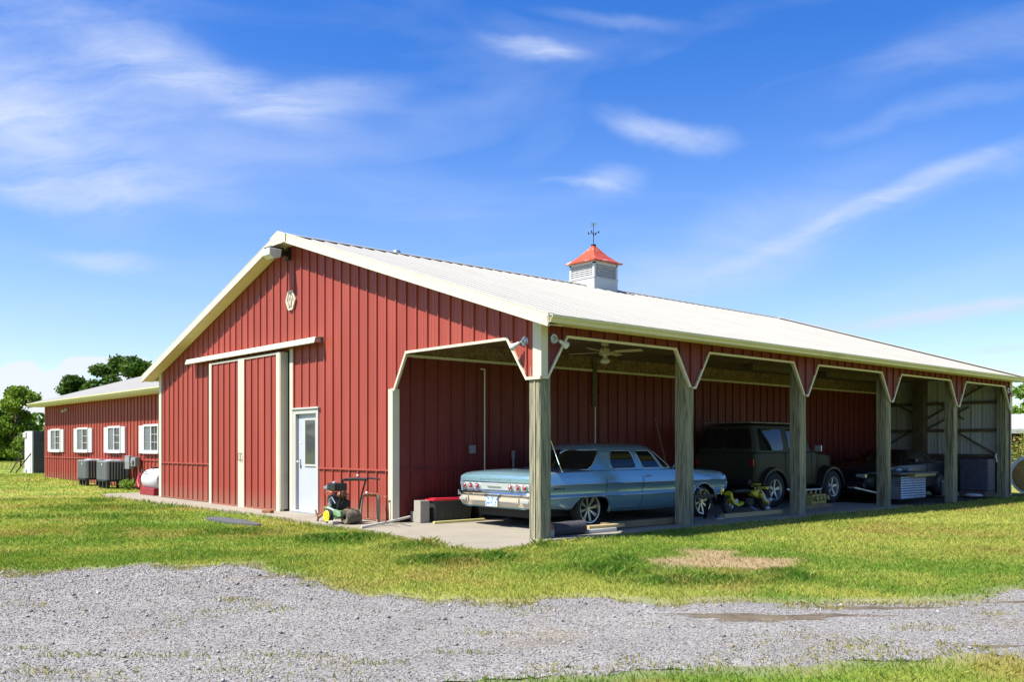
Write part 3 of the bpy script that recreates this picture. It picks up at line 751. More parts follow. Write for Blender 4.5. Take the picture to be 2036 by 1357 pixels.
for i in range(5):
    a, b = TIPS[i], TIPS[i+1]; h0 = .09 if i == 0 else .055; e0 = .49 if i == 0 else .45
    pts = [(0, a + (.0 if i == 0 else 0), 2.35)] if True else []
    pts += [(0, a + h0, 2.35), (0, a + e0, 2.97), (0, b - .45, 2.97), (0, b - .055, 2.35)]
    trim_run(pts, .036, .06, (1, 0, 0))
# corner boards
mb = MB(); mb.box(-.155, .024, -.030, .0, 2.35, roof_z(0)-.06); mb.box(-.004, .024, .0, .115, 2.352, roof_z(0)-.062); mb.build('corner_trim', M['ivory'], barn)
mb = MB(); mb.box(LX-.03, LX+.13, -.030, .0, .02, roof_z(LX)-.06); mb.box(LX-.03, LX-.001, .0, .12, .02, roof_z(LX)-.06); mb.build('corner_trim', M['ivory'], barn)
mb = MB(); mb.box(-3.88, -3.745, -.028, .0, .02, 2.34); mb.box(-3.775, -3.745, .0, .115, .02, 2.34); mb.build('jamb_trim', M['ivory'], barn)
mb = MB(); mb.box(-.004, .024, BL-.115, BL+.03, 2.3, roof_z(0)-.06); mb.box(-.12, -.0, BL+.001, BL+.03, 0, roof_z(0)-.06); mb.build('corner_trim', M['ivory'], barn)
# wainscot rails
rail = lambda a, b: MB().prism([(0, 0), (-.028, .0), (-.028, .006), (-.024, .030), (0, .034)], a, b, 'x')
for a, b in ((LX+.13, -11.38), (-6.31, -3.88)):
    r_ = MB(); r_.box(a, b, -.034, -.0, .895, .928); r_.build('wainscot_rail', M['red'], barn, bevel=.004)
    r_ = MB(); r_.box(a, b, -.030, -.0, .012, .034); r_.build('base_trim', M['red'], barn)

# ---- roof
roof = MB().box(RY-.02, RX-.05, .02, BL, 3.0, 3.001).build('roof', M['framing'], barn)
roof.data.clear_geometry(); _m = MB()
_m.prism([(LX-.2, roof_z(LX-.2)-.06), (RY, roof_z(RY)-.06), (RX+.2, roof_z(RX+.2)-.06), (RX+.2, roof_z(RX+.2)-.045), (RY, roof_z(RY)-.045), (LX-.2, roof_z(LX-.2)-.045)], -.1, BL+.1, 'y')
roof.data = _m.mesh('roof', M['framing'])
ang = math.atan(SL); slope_len_r = (RX + EAVE_O + .05 - RY)/math.cos(ang)
ROOF_RIB = [(0, 0), (.020, .019), (.038, .019), (.058, 0), (.12, 0), (.13, .003), (.14, 0), (.20, 0), (.21, .003), (.22, 0), (PW - .002, 0), (PW, .001)]
def roof_strip(length, k=1.0):
    v = []; f = []; ss = [s for s, _ in ROOF_RIB]; dd = [d for _, d in ROOF_RIB]
    for s, q in zip(ss, dd): v += [(0, s, q*k), (length, s, q*k)]
    for i in range(len(ss)-1): f.append((2*i, 2*i+1, 2*i+3, 2*i+2))
    # turned down sheet thickness at the eave
    me = bpy.data.meshes.new('roof_panel'); me.from_pydata(v, [], f); me.materials.append(M['roof']); me.update(); return me
def roof_half(x_ridge, z_ridge, dirx, length, y0, y1, parent, slope=ang):
    me = roof_strip(length); n = int((y1 - y0)/PW)
    c, s = math.cos(slope), math.sin(slope)
    for i in range(n):
        # local x runs down the slope, local y along the ridge, local z = outward normal
        mw = Matrix(((dirx*c, 0, dirx*s, x_ridge), (0, 1, 0, y0 + i*PW), (-s, 0, c, z_ridge), (0, 0, 0, 1)))
        link('roof_panel', me, parent, mw)
roof_half(RY, roof_z(RY) - .03, 1, slope_len_r, -RAKE_O, BL + RAKE_O, roof)
roof_half(RY, roof_z(RY) - .03, -1, slope_len_r, -RAKE_O, BL + RAKE_O, roof)
zr = roof_z(RY)
mb = MB(); w = .19
cap = [(RY-w, zr - w*SL + .004), (RY, zr + .012), (RY+w, zr - w*SL + .004), (RY+w, zr - w*SL - .006), (RY, zr + .002), (RY-w, zr - w*SL - .006)]
mb.prism(cap, -RAKE_O-.02, BL+RAKE_O+.02, 'y'); mb.build('ridge_cap', M['roof'], barn)
def rake(yf, sgn, a0, a1, nm):
    """rake board with returned lip along one slope; yf: outer face, sgn = outward y"""
    mb = MB()
    p = lambda x, dz: (x, roof_z(x) + dz)
    for (x0, x1) in ((a0, a1),):
        P = [p(x0, .012), p(x1, .012), p(x1, -.148), p(x0, -.148)]
        mb.prism(P, yf, yf + sgn*-.02, 'y')
        mb.prism([p(x0, .022), p(x1, .022), p(x1, .010), p(x0, .010)], yf + sgn*.004, yf - sgn*.11, 'y')
        mb.prism([p(x0, -.135), p(x1, -.135), p(x1, -.165), p(x0, -.165)], yf + sgn*.014, yf - sgn*.03, 'y')
    return mb.build('rake_trim', M['ivory'], barn)
rake(-RAKE_O-.02, -1, RX+EAVE_O+.04, RY+.13, ''); rake(-RAKE_O-.02, -1, RY-.13, LX-EAVE_O-.04, '')
rake(BL+RAKE_O+.02, 1, RX+EAVE_O+.04, RY+.05, ''); rake(BL+RAKE_O+.02, 1, RY-.05, LX-EAVE_O-.04, '')
# folded peak cover
mb = MB(); mb.prism([(RY-.32, zr-.32*SL+.026), (RY, zr+.03), (RY+.32, zr-.32*SL+.026), (RY+.32, zr-.32*SL-.152), (RY+.12, zr-.20), (RY-.12, zr-.20), (RY-.32, zr-.32*SL-.152)], -RAKE_O-.045, -RAKE_O-.021, 'y')
mb.prism([(RY-.25, zr-.20-.03), (RY-.12, zr-.20), (RY+.12, zr-.20), (RY+.25, zr-.20-.03), (RY+.25, zr-.215-.03), (RY-.25, zr-.215-.03)], -RAKE_O-.045, -.02, 'y')
mb.build('peak_cover', M['ivory'], barn)
# soffits
def soffit_slope(a0, a1, y0, y1):
    P = [(a0, roof_z(a0)-.150), (a1, roof_z(a1)-.150), (a1, roof_z(a1)-.138), (a0, roof_z(a0)-.138)]
    return MB().prism(P, y0, y1, 'y').build('soffit', M['soffit'], barn)
soffit_slope(RX+EAVE_O+.02, RY, -RAKE_O, -.024); soffit_slope(RY, LX-EAVE_O-.02, -RAKE_O, -.024)
zs_ = ZE - .078
MB().box(.026, RX+EAVE_O-.0, .0, BL+RAKE_O, zs_, zs_+.012).build('soffit', M['soffit'], barn)
MB().box(LX-EAVE_O, LX-.03, .0, BL+RAKE_O, zs_, zs_+.012).build('soffit', M['soffit'], barn)
# fascia and gutter along the open side
MB().box(RX+EAVE_O-.0, RX+EAVE_O+.018, -RAKE_O, BL+RAKE_O, zs_-.01, ZE-.035).build('fascia_board', M['soffit'], barn)
def gutter(x0, y0, y1, z, sgn=1, axis='y', parent=barn):
    # K-profile trough with thickness
    P = [(0, 0), (0, -.10), (.075, -.10), (.085, -.06), (.118, -.035), (.122, .0), (.114, .0), (.110, -.030), (.078, -.054), (.068, -.093), (.007, -.093), (.007, 0)]
    P = [(x0 + sgn*a, z + b) for a, b in P]
    mb = MB(); mb.prism(P, y0, y1, axis)
    return mb
gutter(RX+EAVE_O+.019, -RAKE_O-.03, BL+RAKE_O+.03, ZE-.022).build('gutter', M['gutter'], barn)
MB().box(LX-EAVE_O-.018, LX-EAVE_O, -RAKE_O, BL+RAKE_O, zs_-.01, ZE-.035).build('fascia_board', M['soffit'], barn)
for k in range(7):
    y = 1.5 + k*2.6; MB().box(RX+EAVE_O+.02, RX+EAVE_O+.138, y, y+.022, ZE-.030, ZE-.018).build('gutter_strap', M['gutter'], barn)

# ---- cupola
cy, cxx = 8.95, RY
cw = .46
cup = MB(); cup.box(cxx-cw, cxx+cw, cy-cw, cy+cw, 5.30, 5.80); cup.box(cxx-cw-.015, cxx+cw+.015, cy-cw-.015, cy+cw+.015, 5.80, 5.83)
for sx in (-1, 1):
    for sy in (-1, 1): cup.box(cxx+sx*cw, cxx+sx*(cw-.07), cy+sy*cw, cy+sy*(cw-.07), 5.83, 6.22)
cup.box(cxx-cw, cxx+cw, cy-cw, cy+cw, 6.17, 6.25); cup.box(cxx-cw+.09, cxx+cw-.09, cy-cw+.09, cy+cw-.09, 5.83, 6.2)
cupo = cup.build('cupola', M['whitew'], barn, bevel=.004)
for k in range(6):
    z = 5.855 + k*.053
    for (ax, sg) in (('x', -1), ('x', 1), ('y', -1), ('y', 1)):
        if ax == 'x': a, b = (cxx-cw+.07, cy+sg*(cw-.035), z+.02), (cxx+cw-.07, cy+sg*(cw-.035), z+.02); up = (0, -sg*.8, 1)
        else: a, b = (cxx+sg*(cw-.035), cy-cw+.07, z+.02), (cxx+sg*(cw-.035), cy+cw-.07, z+.02); up = (-sg*.8, 0, 1)
        mb = MB(); mb.obox(a, b, .012, .062, up); mb.build('louvre', M['whitew'], cupo)
rr = .56; rows = []
for (q, z) in ((1.0, 6.24), (1.0, 6.265), (.72, 6.36), (.45, 6.50), (.22, 6.66), (.07, 6.76), (.03, 6.78)):
    rows.append([(cxx + a*rr*q, cy + b*rr*q, z) for a, b in ((-1,-1),(0,-1),(1,-1),(1,0),(1,1),(0,1),(-1,1),(-1,0))])
mb = MB(); mb.grid(rows, closed=True); mb.add(rows[0], [tuple(range(8))]); mb.add(rows[-1], [tuple(range(8))]); mb.build('cupola_roof', M['cupred'], cupo, weld=True)
mb = MB(); mb.box(cxx-.05, cxx+.05, cy-.05, cy+.05, 6.765, 6.80); mb.cyl((cxx, cy, 6.79), (cxx, cy, 7.40), .011, .007, 8)
for a in (0, math.pi/2, math.pi, 3*math.pi/2):
    dx, dy = math.cos(a+.35), math.sin(a+.35); mb.tube([(cxx, cy, 7.08), (cxx+dx*.07, cy+dy*.07, 7.11), (cxx+dx*.15, cy+dy*.15, 7.115)], .008, 6)
    mb.obox((cxx+dx*.15, cy+dy*.15, 7.09), (cxx+dx*.15, cy+dy*.15, 7.15), .01, .035)
mb.ball((cxx, cy, 7.05), .022); mb.build('weathervane_mast', M['iron'], cupo)
mb = MB(); t = RGT
mb.obox(Vector((cxx, cy, 7.30)) - t*.10, Vector((cxx, cy, 7.30)) + t*.12, .006, .012)
P = [(-.02, .02), (.05, .03), (.09, .08), (.06, .10), (.03, .07), (-.02, .07), (-.06, .10), (-.07, .05)]
for i in range(len(P)): pass
mb.add([Vector((cxx, cy, 7.30)) + t*a + Vector((0, 0, b)) + FWD*s for s in (-.004, .004) for a, b in P], [tuple(range(8)), tuple(range(8, 16))[::-1]] + [(i, (i+1) % 8, 8+(i+1) % 8, 8+i) for i in range(8)])
mb.build('weathervane_figure', M['verd'], cupo)
mb = MB(); mb.cyl((RY, 2.55, zr-.02), (RY, 2.55, zr+.02), .10, .09, 12); mb.ball((RY, 2.55, zr+.02), .09, .09, .04); mb.build('roof_vent', M['galv'], barn, smooth=40)

# ---- sliding doors, track and man door
def leaf(x0, x1, yo, ret):
    b = MB(); b.box(x0+.02, x1-.02, yo+.03, yo+.08, .0, 3.28)
    d = b.build('sliding_door', M['framing'], barn)
    n = 4 if (x1 - x0) < 1.7 else 5
    tot = x1 - x0 - .26; siding(d, (x0 + .13, yo + .02, 0), (1, 0, 0), (0, -1, 0), tot, lambda s: .03, lambda s: 3.24, (), M['red'])
    for xa, xb in ((x0, x0+.13), (x1-.15, x1)):
        MB().box(xa, xb, yo-.012, yo+.09, .0, 3.28).build('stile', M['ivory'], d)
    MB().box(x0+.13, x1-.15, yo-.006, yo+.06, 3.24, 3.28).build('rail', M['ivory'], d)
    MB().box(x0+.13, x1-.15, yo-.006, yo+.06, .0, .035).build('rail', M['red'], d)
    return d
YD = -.17
d1 = leaf(-11.12, -9.42, YD, 0); d2 = leaf(-9.405, -7.62, YD, 0)
for dd, x in ((d1, -9.47), (d2, -9.36)):
    mb = MB(); mb.tube([(x, YD-.015, 1.02), (x, YD-.06, 1.05), (x, YD-.06, 1.16), (x, YD-.015, 1.19)], .009, 6); mb.build('handle', M['iron'], dd)
MB().box(-7.63, -7.60, YD-.0, -.0, .04, 3.28).build('door_return', M['ivory'], barn)
mb = MB(); mb.prism([(-.225, 3.33), (-.235, 3.345), (-.20, 3.455), (-.03, 3.475), (-.0, 3.475), (0, 3.46), (-.19, 3.44), (-.215, 3.345)], -12.42, -6.12, 'x')
mb.build('door_track_cover', M['ivory'], barn)
for x in (-12.3, -10.8, -9.2, -7.7, -6.2): MB().box(x-.03, x+.03, -.17, -.002, 3.36, 3.44).build('track_bracket', M['galv'], barn)
mb = MB(); mb.box(-7.47, -7.34, -.035, .0, .02, 3.34); mb.build('jamb_trim', M['ivory'], barn)
mb = MB(); mb.box(-11.36, -11.2, -.03, .0, .02, 3.30); mb.build('jamb_trim', M['ivory'], barn)
door = MB().box(-7.20, -6.42, .028, .042, .03, 1.99).build('entry_door', M['whited'], barn)
fr = MB(); fr.box(-7.33, -7.22, -.035, .042, .0, 2.08); fr.box(-6.40, -6.32, -.035, .042, .0, 2.08); fr.box(-7.22, -6.40, -.035, .042, 1.99, 2.08); fr.box(-7.36, -6.28, -.06, -.0, 2.08, 2.115)
fr.build('door_frame', M['white'], door, bevel=.004)
MB().box(-7.34, -6.30, -.10, .03, -.0, .03).build('threshold', M['alu'], door)
MB().box(-7.24, -6.38, -.04, .026, .03, .05).build('kick_plate', M['white'], door)
MB().box(-6.90, -6.50, .016, .027, .98, 1.86).build('pane', M['winglass'], door)
fr = MB(); 
for a in ((-6.94, -6.90, .94, 1.90), (-6.50, -6.46, .94, 1.90), (-6.90, -6.50, .94, .98), (-6.90, -6.50, 1.86, 1.90)): fr.box(a[0], a[1], .008, .027, a[2], a[3])
fr.build('window_frame', M['white'], door)
mb = MB(); mb.cyl((-7.12, .028, 1.02), (-7.12, -.02, 1.02), .012, .012, 10); mb.ball((-7.12, -.035, 1.02), .028); mb.box(-7.14, -7.10, .018, .03, .90, 1.08); mb.build('door_knob', M['chromedull'], door, smooth=40)
MB().box(-7.17, -7.08, .022, .0275, 1.40, 1.43).build('sticker', M['pink'], door); 

# ---- emblem on the gable
em = MB(); ex, ez = -7.42, 4.33
hexo = [(-.10, .19), (.08, .20), (.20, .0), (.09, -.20), (-.09, -.20), (-.20, .0)]; hexi = [(a*.78, b*.84) for a, b in hexo]
for i in range(6):
    a, b, c, d_ = hexo[i], hexo[(i+1) % 6], hexi[(i+1) % 6], hexi[i]
    em.prism([(ex+p[0], ez+p[1]) for p in (a, b, c, d_)], -.05, -.022, 'y')
for (a, b) in (((-.15, -.17), (-.03, .19)), ((-.03, .19), (.0, -.19)), ((.0, -.19), (.06, .15)), ((.06, .15), (.15, -.13)), ((-.09, -.18), (-.01, .06))):
    em.obox((ex+a[0]*.8, -.036, ez+a[1]*.8), (ex+b[0]*.8, -.036, ez+b[1]*.8), .022, .030, (0, 1, 0))
emb = em.build('emblem', [M['ivory']], barn)
MB().prism([(ex+a, ez+b) for a, b in hexi], -.024, -.020, 'y').build('emblem_backing', M['pink'], barn)

# ---- wing of the barn
WY, WX0, WX1 = 1.15, -30.05, LX
WE = .45; WZ = 3.06; WS = .30; WR = 6.6
def win_cut(x): return None
ww = MB(); ww.box(WX0+.02, WX1-.02, WY+.03, WY+.07, .0, 2.92)
wwall = ww.build('wing_wall', M['framing'], barn)
siding(wwall, (WX0, WY, 0), (1, 0, 0), (0, -1, 0), WX1 - WX0, lambda s: .05, lambda s: 2.93, (), M['red'], const='wing')
MB().box(WX0-.02, WX0+.02, WY-.02, 12.0, .0, 2.93).build('wing_end_wall', M['red'], barn)
MB().prism([(WY, 2.93), (12.0, 2.93), (6.6, 4.6)], WX0-.02, WX0+.02, 'x').build('wing_gable', M['red'], barn)
MB().box(WX0, WX1, WY-.034, WY, .895, .928).build('wainscot_rail', M['red'], barn)
mb = MB(); mb.box(WX0-.03, WX0+.10, WY-.03, WY, .05, 2.92); mb.build('corner_trim', M['red'], barn)
wr = MB(); ridz = WZ + (WR - (WY-WE))*WS
wr.prism([(WY-WE+.2, WZ-.0), (WR, ridz-.04), (12.4, WZ-.0), (12.4, WZ-.02), (WR, ridz-.06), (WY-WE+.2, WZ-.02)], WX0-.3, WX1-.02, 'x')
wroof = wr.build('wing_roof', M['framing'], barn)
sl2 = math.atan(WS); ln = (WR - (WY - WE) + .03)/math.cos(sl2); me = roof_strip(ln, .35); c, s = math.cos(sl2), math.sin(sl2)
k = 0; x = WX0 - .45
while x < -14.7:
    # local x down the slope towards -y, local y along +x
    mw = Matrix(((0, 1, 0, x), (-c, 0, -s, WR), (-s, 0, c, ridz+.0), (0, 0, 0, 1))); link('roof_panel', me, wroof, mw); x += PW
me2 = me
MB().prism([(WY-WE-.05, WZ-.04), (WR, ridz-.02), (WR, ridz-.12), (WY-WE-.05, WZ-.14)], WX0-.47, WX0-.45, 'x').build('rake_trim', M['ivory'], barn)
MB().prism([(WR, ridz+.012), (12.6, WZ+.0), (12.6, WZ-.02), (WR, ridz-.01)], WX0-.45, WX1-.5, 'x').build('roof_slope', M['roof'], barn)
MB().box(WX0-.45, WX1-.05, WY-WE, WY-.03, WZ-.15, WZ-.138).build('soffit', M['soffit'], barn)
MB().box(WX0-.45, WX1-.43, WY-WE-.018, WY-WE, WZ-.16, WZ-.035).build('fascia_board', M['soffit'], barn)
gP = [(0, 0), (0, -.10), (.075, -.10), (.085, -.06), (.118, -.035), (.122, .0), (.114, .0), (.110, -.030), (.078, -.054), (.068, -.093), (.007, -.093), (.007, 0)]
MB().prism([(WY-WE-.019-a, WZ-.02+b) for a, b in gP], WX0-.47, WX1-.45, 'x').build('gutter', M['gutter'], barn)
mb = MB(); mb.tube([(WX1-.50, WY-WE-.07, WZ-.12), (WX1-.30, WY-.35, WZ-.35), (WX1-.12, .10, 2.75), (WX1-.08, .06, 2.60), (WX1-.08, .06, 2.42)], .04, 8); mb.build('downpipe', M['white'], barn, smooth=40)
def wing_window(xf0, xf1):
    fx = MB(); z0, z1 = 1.14, 2.01; t = .06
    for a in ((xf0, xf0+t, z0, z1), (xf1-t, xf1, z0, z1), (xf0+t, xf1-t, z0, z0+t+.02), (xf0+t, xf1-t, z1-t-.01, z1)): fx.box(a[0], a[1], WY-.075, WY+.02, a[2], a[3])
    fx.box(xf0-.02, xf1+.02, WY-.10, WY-.02, z0-.03, z0)
    xm = (xf0+xf1)/2; fx.box(xm-.03, xm+.03, WY-.07, WY+.02, z0+t+.02, z1-t-.01)
    w_ = fx.build('window', M['whitew'], barn, bevel=.003)
    for k, (a, b) in enumerate(((xf0+t, xm-.03), (xm+.03, xf1-t))):
        zz0, zz1 = z0+t+.02, z1-t-.01; hh = (zz1-zz0)/3
        for j in range(3):
            MB().box(a, b, WY-.035 if k else WY-.045, WY-.03 if k else WY-.04, zz0+j*hh, zz0+(j+1)*hh).build('pane', M['blind'] if k == 0 else M['winglass'], w_)
        g = MB()
        for j in (1, 2): g.box(a, b, WY-.05 if k == 0 else WY-.055, WY-.03, zz0+j*hh-.009, zz0+j*hh+.009)
        g.build('glazing_bar', M['white'] if k else M['grey'], w_)
        if k == 1: MB().box((a+b)/2-.008, (a+b)/2+.008, WY-.054, WY-.036, zz0, zz1).build('glazing_bar', M['white'], w_)
    for (a, b) in ((xf0-.44, xf0-.02), (xf1+.02, xf1+.40)):
        sh = MB(); sh.box(a, b, WY-.055, WY-.0, z0-.02, z1-.03)
        for (p, q) in ((z0+.04, (z0+z1)/2-.03), ((z0+z1)/2+.02, z1-.08)): sh.box(a+.06, b-.06, WY-.062, WY-.054, p, q)
        sh.build('shutter', M['whitew'], w_, bevel=.004)
for a, b in ((-29.11, -27.85), (-25.72, -24.46), (-22.32, -21.10), (-18.98, -17.75)): wing_window(a, b)

# ---- conduits on the inner wall
for (y, z0, z1, r, m_, nm) in ((2.05, .05, 2.80, .014, 'ivory', 'conduit'), (5.10, .05, 2.18, .013, 'ivory', 'conduit'), (2.78, .05, 1.12, .024, 'grey', 'conduit')):
    mb = MB(); mb.cyl((-3.73, y, z0), (-3.73, y, z1), r, r, 8)
    if nm == 'conduit' and y < 2.1: mb.cyl((-3.73, y, z1), (-3.73, y-.10, z1), r, r, 8)
    mb.build(nm, M[m_], iwall)
MB().cyl((-3.73, 2.78, 1.10), (-3.73, 2.78, 1.25), .038, .038, 12).build('conduit_cap', M['grey'], iwall)
mb = MB(); mb.box(-3.755, -3.68, 1.68, 1.80, 1.20, 1.36); mb.box(-3.68, -3.66, 1.70, 1.78, 1.22, 1.31); mb.build('outlet_box', M['grey'], iwall, bevel=.008)
MB().box(-3.755, -3.72, 5.03, 5.15, 2.20, 3.236).build('dark_post', M['framing'], iwall)

# ==================================================================  LAMPS ON THE BARN
def floodlight(base, nrm, direc, label):
    t = thing('floodlight', label, 'floodlight', base, 0, 'floodlights on the barn corners')
    n = Vector(nrm); d = Vector(direc).normalized()
    mb = MB(); mb.cyl(n*.0, n*.02, .075, .070, 20); mb.cyl(n*.02, n*.032, .045, .03, 16); mb.build('wall_plate', M['galv'], t, smooth=40)
    a = n*.03; b = n*.06 + d*.06; mb = MB(); mb.tube([a, n*.055+d*.01, b], .014, 8); mb.build('arm', M['galv'], t, smooth=40)
    e = b + d*.14; mb = MB(); mb.cyl(b, b + d*.04, .024, .028, 16); mb.cyl(b + d*.04, b + d*.09, .028, .050, 16); mb.cyl(b + d*.09, e, .050, .054, 16); mb.build('lamp_housing', M['tank'], t, smooth=40)
    MB().cyl(e - d*.004, e + d*.012, .046, .034, 16).build('lens', M['lampglass'], t, smooth=40)
floodlight((-.34, -.004, 2.88), (0, -1, 0), (-.75, -.5, -.55), 'floodlight on the gable face beside the corner post, aimed down at the porch opening')
floodlight((.004, .23, 2.90), (1, 0, 0), (.55, .75, -.6), 'floodlight under the side gutter next to the corner post')
floodlight((.004, 17.42, 2.85), (1, 0, 0), (.45, -.5, -.7), 'small floodlight at the far end of the open side, above the last post')
t = thing('barn_light', 'box-shaped security light with clear lens under the gable peak', 'security light', (-7.5, -.024, 5.22))
mb = MB(); mb.box(-.06, .06, -.06, 0, -.06, .18); mb.box(-.04, .04, -.18, -.06, .02, .12); mb.build('bracket', M['iron'], t, bevel=.005)
mb = MB(); mb.prism([(-.18, .16), (-.50, .15), (-.50, -.02), (-.42, -.07), (-.20, -.03)], -.13, .13, 'x'); mb.build('lamp_housing', M['iron'], t, bevel=.01)
mb = MB(); mb.prism([(-.24, .11), (-.515, .12), (-.515, -.02), (-.42, -.09), (-.26, -.05)], -.145, .145, 'x'); mb.build('lens', M['lampglass'], t, bevel=.012)
t = thing('eave_light', 'small white bulb fixture under the wing eave', 'lamp', (-27.05, 1.10, 2.70)); 
mb = MB(); mb.cyl((0, 0, 0), (0, -.05, 0), .05, .05, 12); mb.cyl((0, -.05, 0), (0, -.16, -.06), .03, .05, 12); mb.build('fixture', M['tank'], t, smooth=40)
# ceiling fan
t = thing('ceiling_fan', 'cream ceiling fan with glass bowl light over the blue sedan', 'ceiling fan', (-1.9, 3.41, 3.24))
mb = MB(); mb.cyl((0, 0, 0), (0, 0, -.05), .075, .06, 20); mb.cyl((0, 0, -.05), (0, 0, -.10), .015, .015, 10); mb.cyl((0, 0, -.10), (0, 0, -.20), .085, .11, 24); mb.cyl((0, 0, -.20), (0, 0, -.23), .12, .07, 24); mb.cyl((0, 0, -.23), (0, 0, -.28), .035, .05, 16); mb.build('motor_housing', M['ivory'], t, smooth=40)
MB().ball((0, 0, -.33), .095, .095, .055, 20, 10).build('glass_bowl', M['lampglass'], t, smooth=True)
for k in range(4):
    a = R(20 + 90*k); c, s = math.cos(a), math.sin(a)
    mb = MB(); mb.obox((c*.11, s*.11, -.17), (c*.22, s*.22, -.165), .03, .008); mb.obox((c*.20, s*.20, -.163), (c*.72, s*.72, -.163), .13, .008, (-s*.2, c*.2, 1)); mb.build('blade', M['lumber'] if False else M['soffit'], t, bevel=.003)

# ==================================================================  VEHICLES
def ring_fn(belt, top, zb, zt):
    n = len(belt)
    def f(s, tt):                                      # s 0..n-1 ; tt 0..1
        bx = np.interp(s, range(n), [p[0] for p in belt]); by = np.interp(s, range(n), [p[1] for p in belt])
        tx = np.interp(s, range(n), [p[0] for p in top]); ty = np.interp(s, range(n), [p[1] for p in top])
        k = tt; bow = .030*math.sin(k*math.pi*.5)      # slight tumblehome curve
        return (bx + (tx-bx)*k, by + (ty-by)*k + (bow*(1-k)*1.2 if by > .3 else 0), zb + (zt-zb)*k)
    return f
def patch(f, s0, s1, t0, t1, side, off=.006, rad=.12, sr=.15, ns=18, nt=8):
    rows = []; outline_b = []; outline_t = []
    for i in range(ns + 1):
        s = s0 + (s1-s0)*i/ns
        e = min(s - s0, s1 - s)/max(sr, 1e-6); q = rad*(1 - math.sqrt(max(0, 1-(1-min(1, e))**2)))
        a, b = t0 + q, t1 - q; row = []
        for k in range(nt + 1):
            p = f(s, a + (b-a)*k/nt)
            row.append(p)
        rows.append(row)
    return rows
def offset_rows(rows, off, cen):
    out = []
    for r in rows:
        o = []
        for p in r:
            d = Vector((p[0]-cen[0], p[1]-cen[1], 0));
            d = Vector((d.x*.35, d.y, .0)); d.normalize(); o.append((p[0]+d.x*off, p[1]+d.y*off, p[2]+off*.3))
        out.append(o)
    return out
def wheel(parent, x, yside, z, Rt, Rr, w, nsp, chrome, spoke='twin'):
    """yside: outer face; sign gives the side"""
    sg = 1 if yside > 0 else -1; yo = yside; yi = yside - sg*w
    t = MB(); pr = [(Rr*.98, yi), (Rt*.93, yi), (Rt*.985, yi+sg*.02), (Rt, yi+sg*.045), (Rt, yo-sg*.045), (Rt*.985, yo-sg*.02), (Rt*.93, yo), (Rr*1.06, yo+sg*.004), (Rr*.99, yo-sg*.004), (Rr*.96, yo-sg*.03)]
    t.lathe(pr, (x, 0, z), 'y', 40); ty = t.build('wheel', M['rubber'], parent, smooth=50)
    r = MB(); r.lathe([(Rr*1.03, yo), (Rr*1.02, yo+sg*.008), (Rr*.96, yo+sg*.006), (Rr*.93, yo-sg*.02), (Rr*.88, yo-sg*.09), (Rr*.87, yi+sg*.02)], (x, 0, z), 'y', 40)
    r.cyl((x, yo-sg*.075, z), (x, yo-sg*.02, z), Rr*.20, Rr*.16, 20)
    for k in range(nsp):
        for dq in ((-.085, .085) if spoke == 'twin' else (0,)):
            a = 2*math.pi*k/nsp + .2 + dq; c, s = math.cos(a), math.sin(a)
            r.obox((x + c*Rr*.15, yo-sg*.045, z + s*Rr*.15), (x + c*Rr*.93, yo-sg*.030, z + s*Rr*.93), (.013 if spoke == 'twin' else .055), .014, (0, sg, 0))
    r.build('rim', chrome, ty, smooth=35)
    MB().lathe([(Rr*.86, yo-sg*.10), (Rr*.1, yo-sg*.10)], (x, 0, z), 'y', 24).build('brake_drum', M['dark'], ty)
def car_body(parent, stations, secfn, cutters, paint, name='body', nseg=60):
    xs = [s[0] for s in stations]; keys = list(zip(*stations))
    L_ = np.concatenate([np.linspace(xs[0], xs[-1], nseg), np.array(xs)]); L_ = np.unique(np.round(L_, 4))
    rows = []
    for x in L_:
        par = [float(np.interp(x, keys[0], k)) for k in keys[1:]]
        half = secfn(x, *par); rows.append(half + [(a[0], -a[1], a[2]) for a in half[::-1]])
    mb = MB(); mb.grid(rows, closed=True); n = len(rows[0])
    mb.add(rows[0], [tuple(range(n))]); mb.add(rows[-1], [tuple(range(n))])
    o = mb.build(name, [paint, M['dark']], parent, weld=True)
    cs = []
    for (poly, y0, y1) in cutters:
        cb = MB(); cb.prism(poly, y0, y1, 'y'); c = bpy.data.objects.new('cut', cb.mesh('cut', [M['dark']])); COL.objects.link(c); cs.append(c)
        md = o.modifiers.new('b', 'BOOLEAN'); md.operation = 'DIFFERENCE'; md.object = c; md.solver = 'EXACT'
        try: md.material_mode = 'TRANSFER'
        except Exception: pass
    par_ = o.parent; o.parent = None
    dg = bpy.context.evaluated_depsgraph_get(); me = bpy.data.meshes.new_from_object(o.evaluated_get(dg)); o.modifiers.clear(); o.data = me; o.parent = par_
    for c in cs: bpy.data.objects.remove(c)
    me.polygons.foreach_set('use_smooth', [True]*len(me.polygons)); me.set_sharp_from_angle(angle=R(24)); me.update()
    return o
